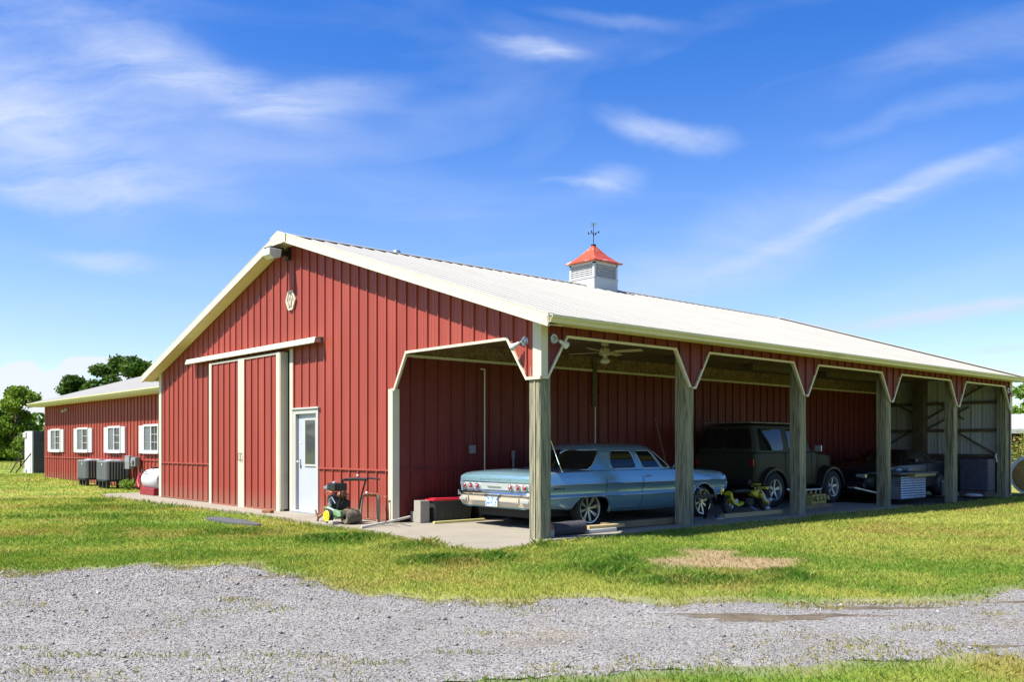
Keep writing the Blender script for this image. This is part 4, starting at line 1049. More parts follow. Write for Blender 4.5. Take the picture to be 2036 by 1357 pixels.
def cabin(parent, belt, top, zb, zt, zroof, paint, glass_patches, trimr=.006, roof_mid=.5, trim=True, pill=None):
    f = ring_fn(belt, top, zb, zt); n = len(belt); rows = []
    S = np.linspace(0, n-1, (n-1)*4+1)
    for k in range(7):
        tt = k/6; row = [f(s, tt) for s in S]; rows.append(row + [(p[0], -p[1], p[2]) for p in row[::-1]])
    cx = (top[0][0] + top[-1][0])/2
    for q, fz in ((.94, .35), (.80, .70), (.55, .92), (.25, .99), (.02, 1.0)):
        row = [(cx + (f(s, 1)[0]-cx)*q, f(s, 1)[1]*q, zt + (zroof-zt)*fz) for s in S]; rows.append(row + [(p[0], -p[1], p[2]) for p in row[::-1]])
    mb = MB(); mb.grid(rows, closed=True); c_ = mb.build('cabin', paint, parent, weld=True, smooth=38)
    cen = (cx, 0)
    for (nm, s0, s1, t0, t1, rad, sr, both) in glass_patches:
        rr_ = patch(f, s0, s1, t0, t1, 1, rad=rad, sr=sr)
        if both == 'wrap':                             # spans the centre line
            ra = offset_rows(rr_, .006, cen)
            full = [[(p[0], -p[1], p[2]) for p in r] for r in ra[::-1]] + ra
            mb = MB(); mb.grid(full); mb.build(nm, M['glass'], parent, smooth=True, weld=True)
            if trim:
                ln_ = [r[0] for r in full] + [p for p in full[-1][1:]] + [r[-1] for r in full[::-1][1:]] + [p for p in full[0][::-1][1:-1]]
                MB().tube(ln_, trimr, 6, closed=True).build('glass_trim', M['chrome'], parent, smooth=True)
        else:
            for sg in (1, -1):
                ra = [[(p[0], sg*p[1], p[2]) for p in r] for r in offset_rows(rr_, .006, cen)]
                mb = MB(); mb.grid(ra); mb.build(nm, M['glass'], parent, smooth=True)
                if trim:
                    ln_ = [r[0] for r in ra] + [p for p in ra[-1][1:]] + [r[-1] for r in ra[::-1][1:]] + [p for p in ra[0][::-1][1:-1]]
                    MB().tube(ln_, trimr*.8, 6, closed=True).build('glass_trim', M['chrome'], parent, smooth=True)
    return c_
def text_mesh(txt, size, depth, name, m_, parent, mw, spacing=1.0):
    cu = bpy.data.curves.new(name, 'FONT'); cu.body = txt; cu.size = size; cu.extrude = depth; cu.align_x = 'CENTER'; cu.align_y = 'CENTER'; cu.space_character = spacing
    tmp = bpy.data.objects.new('tmp', cu); COL.objects.link(tmp)
    dg = bpy.context.evaluated_depsgraph_get(); me = bpy.data.meshes.new_from_object(tmp.evaluated_get(dg)); bpy.data.objects.remove(tmp); bpy.data.curves.remove(cu)
    me.materials.clear(); me.materials.append(m_)
    return link(name, me, parent, mw)

def build_sedan():
    # local x forward, y to its left, z up; parked along the porch, nose away
    t = thing('sedan', 'silver-blue vintage four-door sedan parked under the first bay with its tail towards us', 'car', (-1.97, .71, 0), R(90))
    #            x    wm    zs    zd    zb   ws
    st = [(.10, .930, .800, .812, .32, .895), (.13, .955, .840, .862, .32, .915), (.20, .975, .872, .905, .32, .925), (.34, .992, .892, .935, .31, .935), (.65, 1.0, .903, .957, .30, .94),
          (1.2, 1.0, .912, .970, .24, .94), (1.9, 1.0, .918, .955, .21, .94), (2.6, 1.0, .918, .955, .20, .94), (3.6, 1.0, .912, .960, .20, .935), (4.2, .995, .895, .955, .24, .925),
          (4.8, .985, .872, .925, .34, .905), (5.08, .972, .855, .895, .38, .89), (5.19, .960, .80, .845, .42, .885), (5.26, .945, .72, .765, .48, .88), (5.285, .93, .66, .70, .52, .87)]
    def sec(x, wm, zs, zd, zb, ws):
        z50, z56, z62, z71 = .498, .555, .61, .705
        cap = lambda z: min(z, zs - .02*(1 if z < .75 else .3))
        P = [(0, zb), (.70, zb), (wm*.90, zb+.015), (wm*.950, max(zb+.05, .28)), (wm*.980, max(zb+.07, .40)), (wm*.990, max(zb+.08, .49)), (wm*1.000, max(zb+.09, z50+.004)), (wm*.992, max(zb+.10, z50+.02)),
             (wm*.968, max(zb+.11, z56)), (wm*.966, max(zb+.12, z62-.03)), (wm*.978, cap(max(zb+.13, z62+.03))), (wm*.996, cap(z71-.006)), (wm*1.003, cap(z71+.004)), (wm*.998, cap(z71+.02)),
             (wm*.984, cap(.78)), (ws*1.028, cap(.845)), (ws*1.0, zs), (ws*.96, zs+.012), (.60, zs + (zd-zs)*.75), (.30, zs + (zd-zs)*.95), (0, zd)]
        sh = 0
        return [(x, a, b) for a, b in P]
    arcR = [(.90, -.1), (.93, .30), (1.00, .40), (1.12, .485), (1.22, .497), (1.60, .497), (1.73, .46), (1.80, .38), (1.815, .28), (1.80, -.1)]
    arcF = [(4.47 + .385*math.cos(a), .275 + .365*math.sin(a)) for a in np.linspace(math.pi*1.1, -math.pi*.1, 22)]
    arcF = [(4.09, -.1)] + arcF + [(4.85, -.1)]
    cut = [(arcR, .62, 1.2), (arcR, -1.2, -.62), (arcF, .62, 1.2), (arcF, -1.2, -.62)]
    body = car_body(t, st, sec, cut, M['paint'])
    belt = [(1.16, 0), (1.19, .40), (1.28, .64), (1.49, .795), (1.93, .872), (2.70, .885), (2.80, .885), (3.36, .872), (3.40, .87), (3.68, .845), (3.78, .80), (3.95, .56), (4.02, .28), (4.04, 0)]
    top  = [(1.72, 0), (1.725, .36), (1.77, .58), (1.86, .685), (2.10, .702), (2.66, .712), (2.73, .712), (3.14, .70), (3.17, .695), (3.26, .66), (3.31, .61), (3.36, .40), (3.385, .2), (3.39, 0)]
    cabin(t, belt, top, .915, 1.285, 1.405, M['paint'],
          [('rear_window', 0, 3.02, .07, .96, .16, .22, 'wrap'), ('side_window', 4.03, 4.93, .10, .93, .16, .10, 'both'), ('side_window', 6.03, 6.97, .10, .93, .10, .04, 'both'),
           ('vent_window', 8.0, 8.86, .10, .90, .10, .05, 'both'), ('windshield', 10.2, 13.0, .08, .96, .2, .3, 'wrap')])
    # rear panel, lamps, bumper
    MB().prism([(-.84, .615), (.84, .615), (.84, .73), (-.84, .73)], .085, .115, 'x').build('rear_panel', M['silverp'], t, bevel=.01)
    ring = [(-.85, .605), (.85, .605), (.85, .742), (-.85, .742)]
    MB().tube([(.088, a, b) for a, b in ring], .007, 6, closed=True).build('panel_trim', M['chrome'], t)
    for s_ in (-1, 1):
        for yy in (.42, .60, .765):
            y = s_*yy; lb = MB(); lb.lathe([(.050, .0), (.056, -.02), (.050, -.036), (.042, -.036)], (.088, y, .668), 'x', 20); l_ = lb.build('taillight', M['chrome'], t, smooth=50)
            lb = MB(); lb.lathe([(.043, -.030), (.036, -.046), (.02, -.056), (.001, -.058)], (.088, y, .668), 'x', 20); lb.build('lens', M['tail'], l_, smooth=True)
            lb = MB(); lb.lathe([(.015, -.052), (.014, -.062), (.001, -.064)], (.088, y, .668), 'x', 12); lb.build('lens_centre', M['chrome'], l_, smooth=True)
    MB().box(.068, .088, -.17, .17, .662, .682).build('emblem_bar', M['chrome'], t, bevel=.004)
    # bumper: chrome upper blade over a cream lower valance
    def bumper(x0, z0, z1, xin, m_, nm, w=.975, sg=-1, prof=None):
        prof = prof or [(0, z0), (sg*.05, z0+.01), (sg*.075, (z0+z1)/2), (sg*.06, z1-.015), (0, z1)]
        rows = []
        for k in range(25):
            y = -w + 2*w*k/24; e = abs(y)/w; curl = (max(0, e-.86)/.14)**2*.16
            bow = -sg*.05*e**2
            rows.append([(x0 - sg*0 + p[0] - sg*curl + bow*.6, y, p[1]) for p in prof] + [(x0 + bow*.6 - sg*(curl+.02), y*.995, z1), (x0 + bow*.6 - sg*(curl+.02), y*.995, z0)])
        mb = MB(); mb.grid(rows, closed=True); n = len(rows[0]); mb.add(rows[0], [tuple(range(n))]); mb.add(rows[-1], [tuple(range(n))])
        return mb.build(nm, m_, t, smooth=40, weld=True)
    bumper(.075, .520, .598, 0, M['chrome'], 'bumper', w=.995)
    bumper(.085, .335, .522, 0, M['cream'], 'bumper_valance', w=.985, prof=[(.05, .335), (-.01, .345), (-.035, .40), (-.045, .47), (-.05, .522)])
    for s_ in (-1, 1):
        MB().box(.03, .046, s_*.16, s_*.60, .425, .432).build('valance_crease', M['grey'], t)
        MB().box(.036, .05, s_*.16, s_*.60, .39, .397).build('valance_crease', M['grey'], t)
        MB().box(.04, .052, s_*.64, s_*.645, .385, .50).build('valance_joint', M['dark'], t)
        MB().box(.035, .052, s_*.70, s_*.88, .42, .475).build('valance_recess', M['silverp'], t, bevel=.01)
    # wrap of the bumper along the flanks
    for s_ in (-1, 1):
        mb = MB(); mb.prism([(.09, .500), (.09, .590), (.40, .560), (.42, .500)], s_*.972, s_*.998, 'y')
        mb.build('bumper_end', M['chrome'], t, bevel=.008)
    MB().box(.012, .028, -.15, .15, .345, .50).build('licence_plate', M['plate'], t, bevel=.003)
    MB().box(.008, .014, -.15, .15, .345, .362).build('plate_strip', M['white'], t)
    MB().tube([(.03, -.20, .515), (.03, -.12, .495), (.03, .12, .495), (.03, .20, .515)], .006, 6).build('plate_bracket', M['dark'], t)
    # spaced letters along the trunk lip: their baseline runs across the tail
    word = 'CHEVROLET'
    for i, chh in enumerate(word):
        y = .36 - i*.09
        mw = Matrix(((0, -.55, -.835, .115 - .012), (-1, 0, 0, y), (0, .835, -.55, .775), (0, 0, 0, 1)))
        text_mesh(chh, .045, .004, 'letter', M['chromedull'], t, mw)
    for s_ in (-1,):
        mw = Matrix(((1, 0, 0, .62), (0, 0, -1, -.984), (0, 1, 0, .645), (0, 0, 0, 1))); text_mesh('IMPALA', .055, .003, 'script', M['dark'], t, mw, 1.5)
    # chrome side strips
    for s_ in (-1, 1):
        MB().tube([(.16, s_*.978, .712), (.4, s_*1.0, .712), (1.2, s_*1.006, .712), (3.6, s_*1.006, .712), (4.3, s_*1.0, .708), (5.10, s_*.978, .702), (5.22, s_*.955, .70)], .0065, 6).build('side_moulding', M['chrome'], t, smooth=True)
        MB().tube([(.42, s_*.995, .502), (.9, s_*1.002, .502), (2.6, s_*1.003, .500), (4.08, s_*1.0, .495)], .0065, 6).build('side_moulding', M['chrome'], t, smooth=True)
        MB().tube([(4.86, s_*.99, .42), (5.1, s_*.975, .44)], .0065, 6).build('side_moulding', M['chrome'], t, smooth=True)
        MB().tube([(1.80, s_*.978, .22), (1.822, s_*.985, .32), (1.80, s_*.99, .41), (1.72, s_*.995, .475)], .006, 6).build('arch_lip', M['chrome'], t)
        MB().tube([(4.47 + .385*math.cos(a), s_*(.985), .275 + .365*math.sin(a)) for a in np.linspace(math.pi*1.05, 0, 18)], .007, 6).build('arch_lip', M['chrome'], t, smooth=True)
        MB().tube([(1.9, s_*.955, .255), (4.05, s_*.955, .255)], .004, 4).build('sill_crease', M['dark'], t)
        for pts in ([(1.74, .915, .935), (1.74, 1.0, .76), (1.745, 1.003, .71), (1.75, .972, .56)], [(2.70, .915, .935), (2.70, 1.0, .76), (2.70, 1.003, .71), (2.69, .974, .56), (2.68, .998, .49), (2.62, .955, .25)], [(3.80, .91, .93), (3.80, 1.0, .76), (3.80, 1.003, .71), (3.80, .974, .56), (3.80, .998, .49), (3.79, .955, .25)]):
            MB().tube([(p[0], s_*p[1], p[2]) for p in pts], .0035, 4).build('door_seam', M['dark'], t)
        for x in (1.83, 2.78):
            mb = MB(); mb.tube([(x, s_*.985, .818), (x+.02, s_*1.015, .822), (x+.13, s_*1.015, .822), (x+.15, s_*.985, .818)], .008, 6); mb.ball((x, s_*.99, .80), .012); mb.build('door_handle', M['chromedull'], t, smooth=True)
        mb = MB(); mb.tube([(3.62, s_*.90, .93), (3.64, s_*.93, .975)], .008, 6); mb.ball((3.64, s_*.945, .99), .02, .045, .032); mb.build('side_mirror', M['chrome'], t, smooth=True)
    # trunk lid seam and ridge
    MB().tube([(.14, -.70, .865), (.5, -.72, .925), (1.05, -.66, .952), (1.16, -.3, .972), (1.17, 0, .975), (1.16, .3, .972), (1.05, .66, .952), (.5, .72, .925), (.14, .70, .865)], .0035, 4).build('trunk_seam', M['dark'], t)
    MB().prism([(.115, .83), (.16, .880), (.5, .952), (1.15, .986), (1.15, .96), (.5, .92), (.16, .84)], -.022, .022, 'y').build('trunk_ridge', M['paint'], t, bevel=.012)
    for y in (-.88,):
        MB().tube([(.79, y, .915), (.60, y*1.0, 1.05), (.30, y*1.0, 1.30)] if False else [(.79, y, .90), (.53, y, 1.43)], [.008, .004], 6).build('antenna', M['chrome'], t)
        mb = MB(); mb.cyl((.80, y, .905), (.79, y, .935), .02, .010, 10); mb.build('antenna_base', M['chrome'], t)
    # underside, exhaust, wheels
    MB().box(.30, 4.1, -.60, .60, .17, .30).build('underbody', M['dark'], t)
    MB().cyl((.35, -.45, .20), (1.1, -.45, .22), .03, .03, 10).build('exhaust', M['rust'], t)
    for x in (1.36, 4.47):
        for s_ in (-1, 1): wheel(t, x, s_*.955, .290, .295, .232, .20, 8, M['chromedull'])
    # front: bumper, grille, lamps
    bumper(5.25, .40, .53, 0, M['chrome'], 'bumper', w=.97, sg=1)
    MB().box(5.20, 5.292, -.62, .62, .55, .70).build('grille', M['chromedull'], t, bevel=.01)
    for s_ in (-1, 1):
        for yy in (.70, .85):
            h = MB(); h.lathe([(.075, -.03), (.080, .02), (.066, .03)], (5.27, s_*yy, .63), 'x', 20); h_ = h.build('headlight', M['chrome'], t, smooth=True)
            h = MB(); h.lathe([(.068, .02), (.04, .035), (.001, .04)], (5.27, s_*yy, .63), 'x', 20); h.build('lens', M['maghead'], h_, smooth=True)
    return t
build_sedan()

def build_suv():
    # boxy dark off-roader, nose to +x local; local x=0 at the rear bumper
    t = thing('suv', 'tall boxy black off-road vehicle with grey roof parked behind the yellow minibike', 'suv', (-2.42, 7.75, 0), R(90))
    st = [(.10, .74, 1.16, 1.17, .48), (.14, .78, 1.19, 1.20, .46), (.25, .80, 1.20, 1.21, .46), (2.45, .80, 1.21, 1.22, .44), (2.62, .78, 1.20, 1.24, .44), (2.9, .70, 1.17, 1.22, .50), (3.45, .62, 1.13, 1.19, .55), (3.62, .58, 1.10, 1.15, .58), (3.66, .55, 1.0, 1.05, .62)]
    def sec(x, wm, zs, zd, zb):
        P = [(0, zb), (wm*.9, zb), (wm*.98, zb+.03), (wm, zb+.10), (wm*1.01, (zb+zs)/2), (wm, zs-.10), (wm*.99, zs-.02), (wm*.95, zs), (wm*.5, zd), (0, zd+.005)]
        return [(x, a, b) for a, b in P]
    def arch(xc, r=.47): return [(xc-r, -.1)] + [(xc + r*math.cos(a), .36 + r*.86*math.sin(a)) for a in np.linspace(math.pi, 0, 16)] + [(xc+r, -.1)]
    xr, xf = .72, 3.18
    car_body(t, st, sec, [(arch(xr), .50, 1.1), (arch(xr), -1.1, -.50), (arch(xf, .44), .40, 1.1), (arch(xf, .44), -1.1, -.40)], M['suv'], nseg=30)
    belt = [(.13, 0), (.13, .5), (.14, .70), (.20, .765), (.26, .775), (1.32, .775), (1.44, .775), (2.32, .765), (2.44, .75), (2.54, .70), (2.60, .4), (2.62, 0)]
    top = [(.20, 0), (.20, .42), (.21, .58), (.26, .63), (.32, .645), (1.30, .66), (1.42, .66), (2.10, .645), (2.20, .64), (2.24, .60), (2.29, .3), (2.30, 0)]
    cabin(t, belt, top, 1.20, 1.78, 1.845, M['suv'], [('rear_window', 0, 1.9, .15, .90, .10, .2, 'wrap'), ('side_window', 4.05, 4.93, .08, .90, .08, .05, 'both'), ('side_window', 6.05, 6.93, .08, .90, .08, .05, 'both'), ('windshield', 9.2, 11, .08, .90, .1, .1, 'wrap')], trim=False)
    MB().box(.18, 2.30, -.64, .64, 1.845, 1.868).build('roof_panel', M['galv'], t, bevel=.02)
    for x, w_ in ((xr, .50), (xf, .56)):
        for s_ in (-1, 1):
            rows = []
            for a in np.linspace(math.pi*.98, math.pi*.02, 14):
                c, s = math.cos(a), math.sin(a); y0, y1 = s_*(.60 if x > 2 else .76), s_*.92
                rows.append([(x + c*.48, y0, .38 + s*.44), (x + c*.48, y1, .38 + s*.43), (x + c*.50, y1, .385 + s*.47), (x + c*.52, y0, .40 + s*.50)])
            mb = MB(); mb.grid(rows, closed=True); n = 4; mb.add(rows[0], [tuple(range(4))]); mb.add(rows[-1], [tuple(range(4))]); mb.build('fender_flare', M['blackp'], t, smooth=40)
            wheel(t, x, s_*.90, .385, .385, .225, .24, 5, M['alu'], 'single')
    for s_ in (-1, 1):
        MB().tube([(1.20, s_*.88, .40), (1.28, s_*.90, .34), (2.60, s_*.90, .34), (2.68, s_*.88, .40)], .035, 8).build('side_step', M['chromedull'], t, smooth=True)
        MB().box(1.28, 1.285, s_*.80, s_*.812, .56, 1.18).build('door_seam', M['dark'], t)
        MB().box(2.38, 2.385, s_*.80, s_*.812, .56, 1.18).build('door_seam', M['dark'], t)
        MB().box(1.46, 1.56, s_*.81, s_*.84, 1.02, 1.05).build('door_handle', M['chrome'], t, bevel=.006)
        mb = MB(); mb.cyl((2.36, s_*.78, 1.22), (2.38, s_*.92, 1.26), .012, .012, 8); mb.box(2.35, 2.39, s_*.90, s_*1.06, 1.22, 1.36); mb.build('side_mirror', M['galv'], t, bevel=.01)
    MB().box(-.02, .10, -.72, .72, .50, .62).build('bumper', M['blackp'], t, bevel=.015)
    MB().box(3.64, 3.80, -.72, .72, .52, .64).build('bumper', M['blackp'], t, bevel=.015)
    MB().box(3.60, 3.68, -.50, .50, .66, 1.06).build('grille', M['chromedull'], t, bevel=.01)
    for s_ in (-1, 1):
        MB().cyl((3.66, s_*.40, .90), (3.70, s_*.40, .90), .09, .085, 18).build('headlight', M['maghead'], t, smooth=40)
        MB().box(.085, .12, s_*.66, s_*.76, .92, 1.06).build('taillight', M['tail'], t, bevel=.005)
    MB().box(.09, .13, -.62, .62, .60, .64).build('tailgate_rail', M['blackp'], t, bevel=.004)
    MB().box(.3, 3.4, -.5, .5, .36, .52).build('underbody', M['dark'], t)
build_suv()

def build_coupe():
    # dark fastback coupe with its nose towards us: local x forward -> world -Y
    t = thing('coupe', 'low black coupe parked in the last bays behind the scrap-metal bench', 'car', (-2.05, 16.75, 0), R(-90))
    st = [(0, .74, .82, .86, .42), (.05, .80, .88, .92, .36), (.3, .85, .92, .97, .30), (1.0, .88, .93, .97, .24), (2.2, .88, .90, .93, .22), (3.0, .88, .88, .93, .22), (3.9, .86, .82, .88, .24), (4.4, .82, .72, .77, .28), (4.55, .76, .62, .66, .34), (4.60, .70, .56, .60, .38)]
    def sec(x, wm, zs, zd, zb):
        P = [(0, zb), (wm*.9, zb), (wm*.97, zb+.05), (wm, (zb*.6+zs*.4)), (wm*.995, zs-.12), (wm*.97, zs-.04), (wm*.90, zs), (wm*.5, zd), (0, zd+.01)]
        return [(x, a, b) for a, b in P]
    def arch(xc, r=.355): return [(xc-r, -.1)] + [(xc + r*math.cos(a), .30 + r*.95*math.sin(a)) for a in np.linspace(math.pi, 0, 16)] + [(xc+r, -.1)]
    xr, xf = .72, 3.27
    car_body(t, st, sec, [(arch(xr), .55, 1.1), (arch(xr), -1.1, -.55), (arch(xf), .55, 1.1), (arch(xf), -1.1, -.55)], M['blackcar'], nseg=34)
    belt = [(.35, 0), (.38, .4), (.48, .62), (.75, .74), (1.20, .78), (1.30, .785), (2.50, .775), (2.70, .76), (2.86, .62), (2.98, .3), (3.0, 0)]
    top = [(1.10, 0), (1.10, .3), (1.12, .45), (1.20, .53), (1.40, .56), (1.50, .565), (2.05, .56), (2.12, .54), (2.18, .45), (2.24, .2), (2.25, 0)]
    cabin(t, belt, top, .90, 1.20, 1.26, M['blackcar'], [('rear_window', 0, 2.8, .10, .95, .2, .4, 'wrap'), ('side_window', 4.1, 4.7, .1, .9, .2, .2, 'both'), ('side_window', 5.1, 6.9, .10, .92, .2, .25, 'both'), ('windshield', 7.6, 10, .08, .95, .15, .2, 'wrap')], trim=False)
    for x in (xr, xf):
        for s_ in (-1, 1): wheel(t, x, s_*.86, .315, .315, .205, .2, 5, M['alu'], 'single')
    for s_ in (-1, 1):
        MB().box(4.42, 4.60, s_*.45, s_*.72, .56, .66).build('headlight', M['maghead'], t, bevel=.02)
        MB().box(1.60, 1.605, s_*.875, s_*.885, .35, .88).build('door_seam', M['dark'], t)
        mb = MB(); mb.box(2.35, 2.50, s_*.80, s_*.98, .92, 1.02); mb.build('side_mirror', M['blackcar'], t, bevel=.02)
        MB().box(-.01, .03, s_*.40, s_*.72, .68, .80).build('taillight', M['tail'], t, bevel=.01)
    MB().box(4.50, 4.66, -.70, .70, .30, .46).build('bumper', M['blackp'], t, bevel=.03)
    MB().box(.3, 4.3, -.5, .5, .18, .3).build('underbody', M['dark'], t)
build_coupe()

# ==================================================================  THINGS AROUND THE GABLE
def build_tiller():
    t = thing('garden_tiller', 'old walk-behind tiller with yellow wheel hub, green frame and black engine by the white door', 'tiller', (-4.42, -.80, 0))
    # local x along the wall
    for y, nm in ((-.10, 0), (.30, 1)):
        w = MB(); w.lathe([(.06, -.035), (.115, -.04), (.13, -.02), (.13, .02), (.115, .04), (.06, .035)], (0, y, .13), 'y', 26); ty = w.build('wheel', M['rubber'], t, smooth=50)
        h = MB(); h.lathe([(.10, -.045), (.095, -.05), (.03, -.035), (.001, -.035)], (0, y, .13), 'y', 24)
        for k in range(5):
            a = 2*math.pi*k/5; h.obox((.02*math.cos(a), y-.045, .13+.02*math.sin(a)), (.09*math.cos(a), y-.05, .13+.09*math.sin(a)), .03, .012, (0, 1, 0))
        h.build('hub', M['yhub'], ty, smooth=40)
    # rear wheel / tine drum in brown mud
    d = MB(); d.lathe([(.05, -.12), (.12, -.13), (.14, -.10), (.14, .10), (.12, .12), (.05, .12)], (.40, .10, .13), 'y', 20); d.build('tine_guard', mat('muddy_guard', (.13, .10, .06), rough=.8, var=.4, scale=14, col2=(.02, .02, .02), mixscale=8), t, smooth=40)
    f = MB(); f.prism([(-.20, .28), (-.02, .30), (.22, .22), (.34, .24), (.36, .14), (.15, .08), (-.05, .12), (-.10, .22), (-.20, .255)], -.08, .24, 'y'); f.build('frame', M['green'], t, bevel=.015)
    e = MB(); e.box(-.06, .22, -.04, .20, .28, .40); e.cyl((.08, .08, .36), (.08, .08, .54), .11, .10, 16)
    for k in range(6): e.box(-.03, .20, -.05, .21, .38+k*.026, .39+k*.026)
    e.build('engine', M['iron'], t, bevel=.006)
    MB().cyl((.05, -.10, .40), (.05, -.04, .40), .095, .10, 20).build('recoil_starter', M['blackp'], t, smooth=40)
    MB().cyl((.02, -.105, .34), (.02, -.10, .34), .03, .03, 12).build('starter_badge', M['galv'], t)
    tk = MB(); tk.box(-.10, .16, -.08, .18, .56, .70); tk.build('fuel_tank', M['blackp'], t, bevel=.02)
    tk = MB(); tk.prism([(-.32, .62), (-.10, .69), (-.10, .58), (-.26, .57)], -.04, .16, 'y'); tk.build('air_box', M['grey'], t, bevel=.02)
    MB().cyl((-.02, .03, .70), (-.02, .03, .725), .035, .035, 14).build('fuel_cap', M['tank'], t, smooth=40)
    MB().cyl((.20, .0, .50), (.36, .0, .53), .05, .05, 14).build('muffler', M['rust'], t, smooth=40)
    MB().tube([(-.02, -.11, .47), (-.05, -.13, .54), (.04, -.13, .565), (.14, -.11, .54)], .01, 6).build('fuel_line', M['cutwood'], t)
    MB().tube([(.12, -.12, .30), (.08, -.14, .42), (.18, -.14, .46), (.26, -.12, .36)], .012, 8).build('cable_loop', M['galv'], t)
    hb = MB(); hb.tube([(.26, -.08, .26), (.38, -.09, .50), (.46, -.10, .76), (.56, -.10, .785), (.70, -.10, .79)], .016, 8); hb.tube([(.47, .22, .26), (.56, .22, .52), (.68, .22, .76), (.80, .22, .80), (1.28, .10, .795)], .016, 8)
    hb.tube([(.44, -.10, .765), (.56, .05, .775), (.68, .22, .77)], .022, 8); hb.build('handlebar', M['iron'], t, smooth=40)
    MB().tube([(.70, -.10, .79), (.86, -.10, .80), (1.20, -.08, .80)], .020, 8).build('grip', M['blackp'], t)
    mb = MB(); mb.ball((.62, .10, .84), .022); mb.cyl((.62, .10, .78), (.62, .10, .84), .005, .005, 6); mb.build('throttle_knob', M['tank'], t)
    MB().tube([(.48, -.09, .74), (.46, -.06, .60), (.36, -.02, .42), (.24, .0, .34)], .005, 6).build('cable', M['blackp'], t)
    tn = MB()
    tn.tube([(-.60, -.02, .20), (-.55, -.02, .13), (-.50, -.02, .06), (-.52, -.02, .0)], .018, 6); tn.tube([(-.50, -.02, .06), (-.38, 0, .13), (-.25, .02, .12), (-.20, .05, .20)], .022, 6); tn.tube([(-.35, .05, .10), (-.36, .10, .03)], .015, 6)
    tn.build('drag_stake', M['rust'], t, smooth=True)
    MB().obox((.10, -.18, .285), (.34, -.18, .245), .02, .014).build('belt_guard_strip', M['tank'], t)
build_tiller()
mb = MB(); mb.box(-4.25, -4.08, -1.02, -.90, .0, .065); tag(mb.build('concrete_chunk', M['cblock'], bevel=.015), 'small concrete chunk lying beside the yellow tiller wheel', 'rubble')
mb = MB(); mb.box(-6.95, -6.78, -.45, -.30, .0, .05); mb.box(-6.80, -6.66, -.42, -.33, .0, .035)
t = thing('loose_brick', 'loose red brick lying in front of the sliding doors', 'brick', (-7.4, -.55, 0), .3); MB().box(-.12, .12, -.05, .05, 0, .055).build('brick', M['rust'], t, bevel=.006)
# two standing pipes with a cross link
t = thing('standpipe', 'rusty bent standpipe frame rising from the ground by the porch jamb', 'pipe', (-4.14, -.40, 0))
MB().tube([(.13, -.12, -.1), (.15, -.11, .30), (.16, -.10, .44), (.14, -.08, .475)], [.026, .026, .032, .036], 10).build('upright', M['pipe'], t, smooth=40)
MB().tube([(.17, .22, -.1), (.18, .22, .38), (.18, .21, .46), (.15, .19, .49)], [.034, .034, .036, .040], 10).build('upright', M['pipe'], t, smooth=40)
MB().tube([(.13, -.09, .485), (.14, .04, .50), (.17, .20, .485)], .030, 10).build('coupling', M['rust'], t, smooth=40)
MB().ball((.13, .02, .52), .035).build('valve', M['chromedull'], t, smooth=True)
t = thing('spade', 'small rusty tool leaning on the red wall behind the standpipes', 'garden tool', (-3.98, -.08, 0))
MB().tube([(.0, -.02, .45), (.16, .0, .46), (.17, .02, .02)], .011, 6).build('bar', M['rust'], t)
MB().cyl((-3.50, -1.02, .015), (-3.98, .52, .028), .020, .020, 8).v
t = tag(MB().tube([(-3.19, -1.00, .022), (-3.6, -.35, .022), (-4.05, .30, .03)] if False else [(-3.18, -1.02, .022), (-3.42, -.35, .05), (-3.64, .26, .10)], .022, 10).build('pvc_pipe', M['pvc'], smooth=40), 'white plastic pipe lying on the slab edge at the porch jamb', 'pipe')
# blocks and totes
t = thing('concrete_block', 'grey concrete block standing on end beside the red-lidded tote', 'concrete block', (-3.46, .39, 0), 0)
MB().box(-.098, .098, -.098, .098, 0, .39).build('block', M['cblock'], t, bevel=.006); MB().box(-.03, .03, -.06, .06, .388, .392).build('core_hole', M['dark'], t)
t = MB().box(-3.715, -3.60, .33, .50, 0, .19).build('half_block', M['cblock'], bevel=.008); tag(t, 'short concrete block half the height of the standing one next to it', 'concrete block')
def tote(loc, rz, label, lidm, lidname='lid', L_=1.15, W_=.46, H_=.36):
    t = thing('storage_tote', label, 'storage tote', loc, rz)
    rows = [[(a*L_/2*q, b*W_/2*q, z) for a, b in ((-1,-.86),(-.94,-1),(.94,-1),(1,-.86),(1,.86),(.94,1),(-.94,1),(-1,.86))] for q, z in ((.90, .0), (.99, H_), (1.02, H_), (1.02, H_+.02))]
    mb = MB(); mb.grid(rows, closed=True); mb.add(rows[0], [tuple(range(8))]); mb.add(rows[-1], [tuple(range(8))])
    for k in range(5): x = -L_*.38 + k*L_*.19; mb.box(x-.012, x+.012, -W_/2*.985, -W_/2*.93, .03, H_-.03)
    mb.build('tub', M['tote'], t, bevel=.008, weld=True)
    lb = MB(); lb.box(-L_/2*1.05, L_/2*1.05, -W_/2*1.06, W_/2*1.06, H_+.015, H_+.045); lb.box(-L_/2*.86, L_/2*.86, -W_/2*.80, W_/2*.80, H_+.045, H_+.062); lb.build(lidname, lidm, t, bevel=.012)
tote((-3.52, 1.00, 0), R(88), 'black storage tote with a red lid against the inner wall', M['redp'], L_=.88, W_=.42)
tote((-3.52, 2.05, 0), R(90), 'plain black storage tote on the floor behind the blue sedan tail', M['tote'], L_=.95, W_=.42)
t = MB().obox((-3.10, .38, .022), (-3.08, 1.50, .022), .05, .04).build('yellow_lumber', M['yellow'] if False else mat('yellow_painted_wood', (.62, .55, .22), rough=.6, var=.1), bevel=.006); tag(t, 'yellow painted wood strip on the slab in front of the tote', 'board')
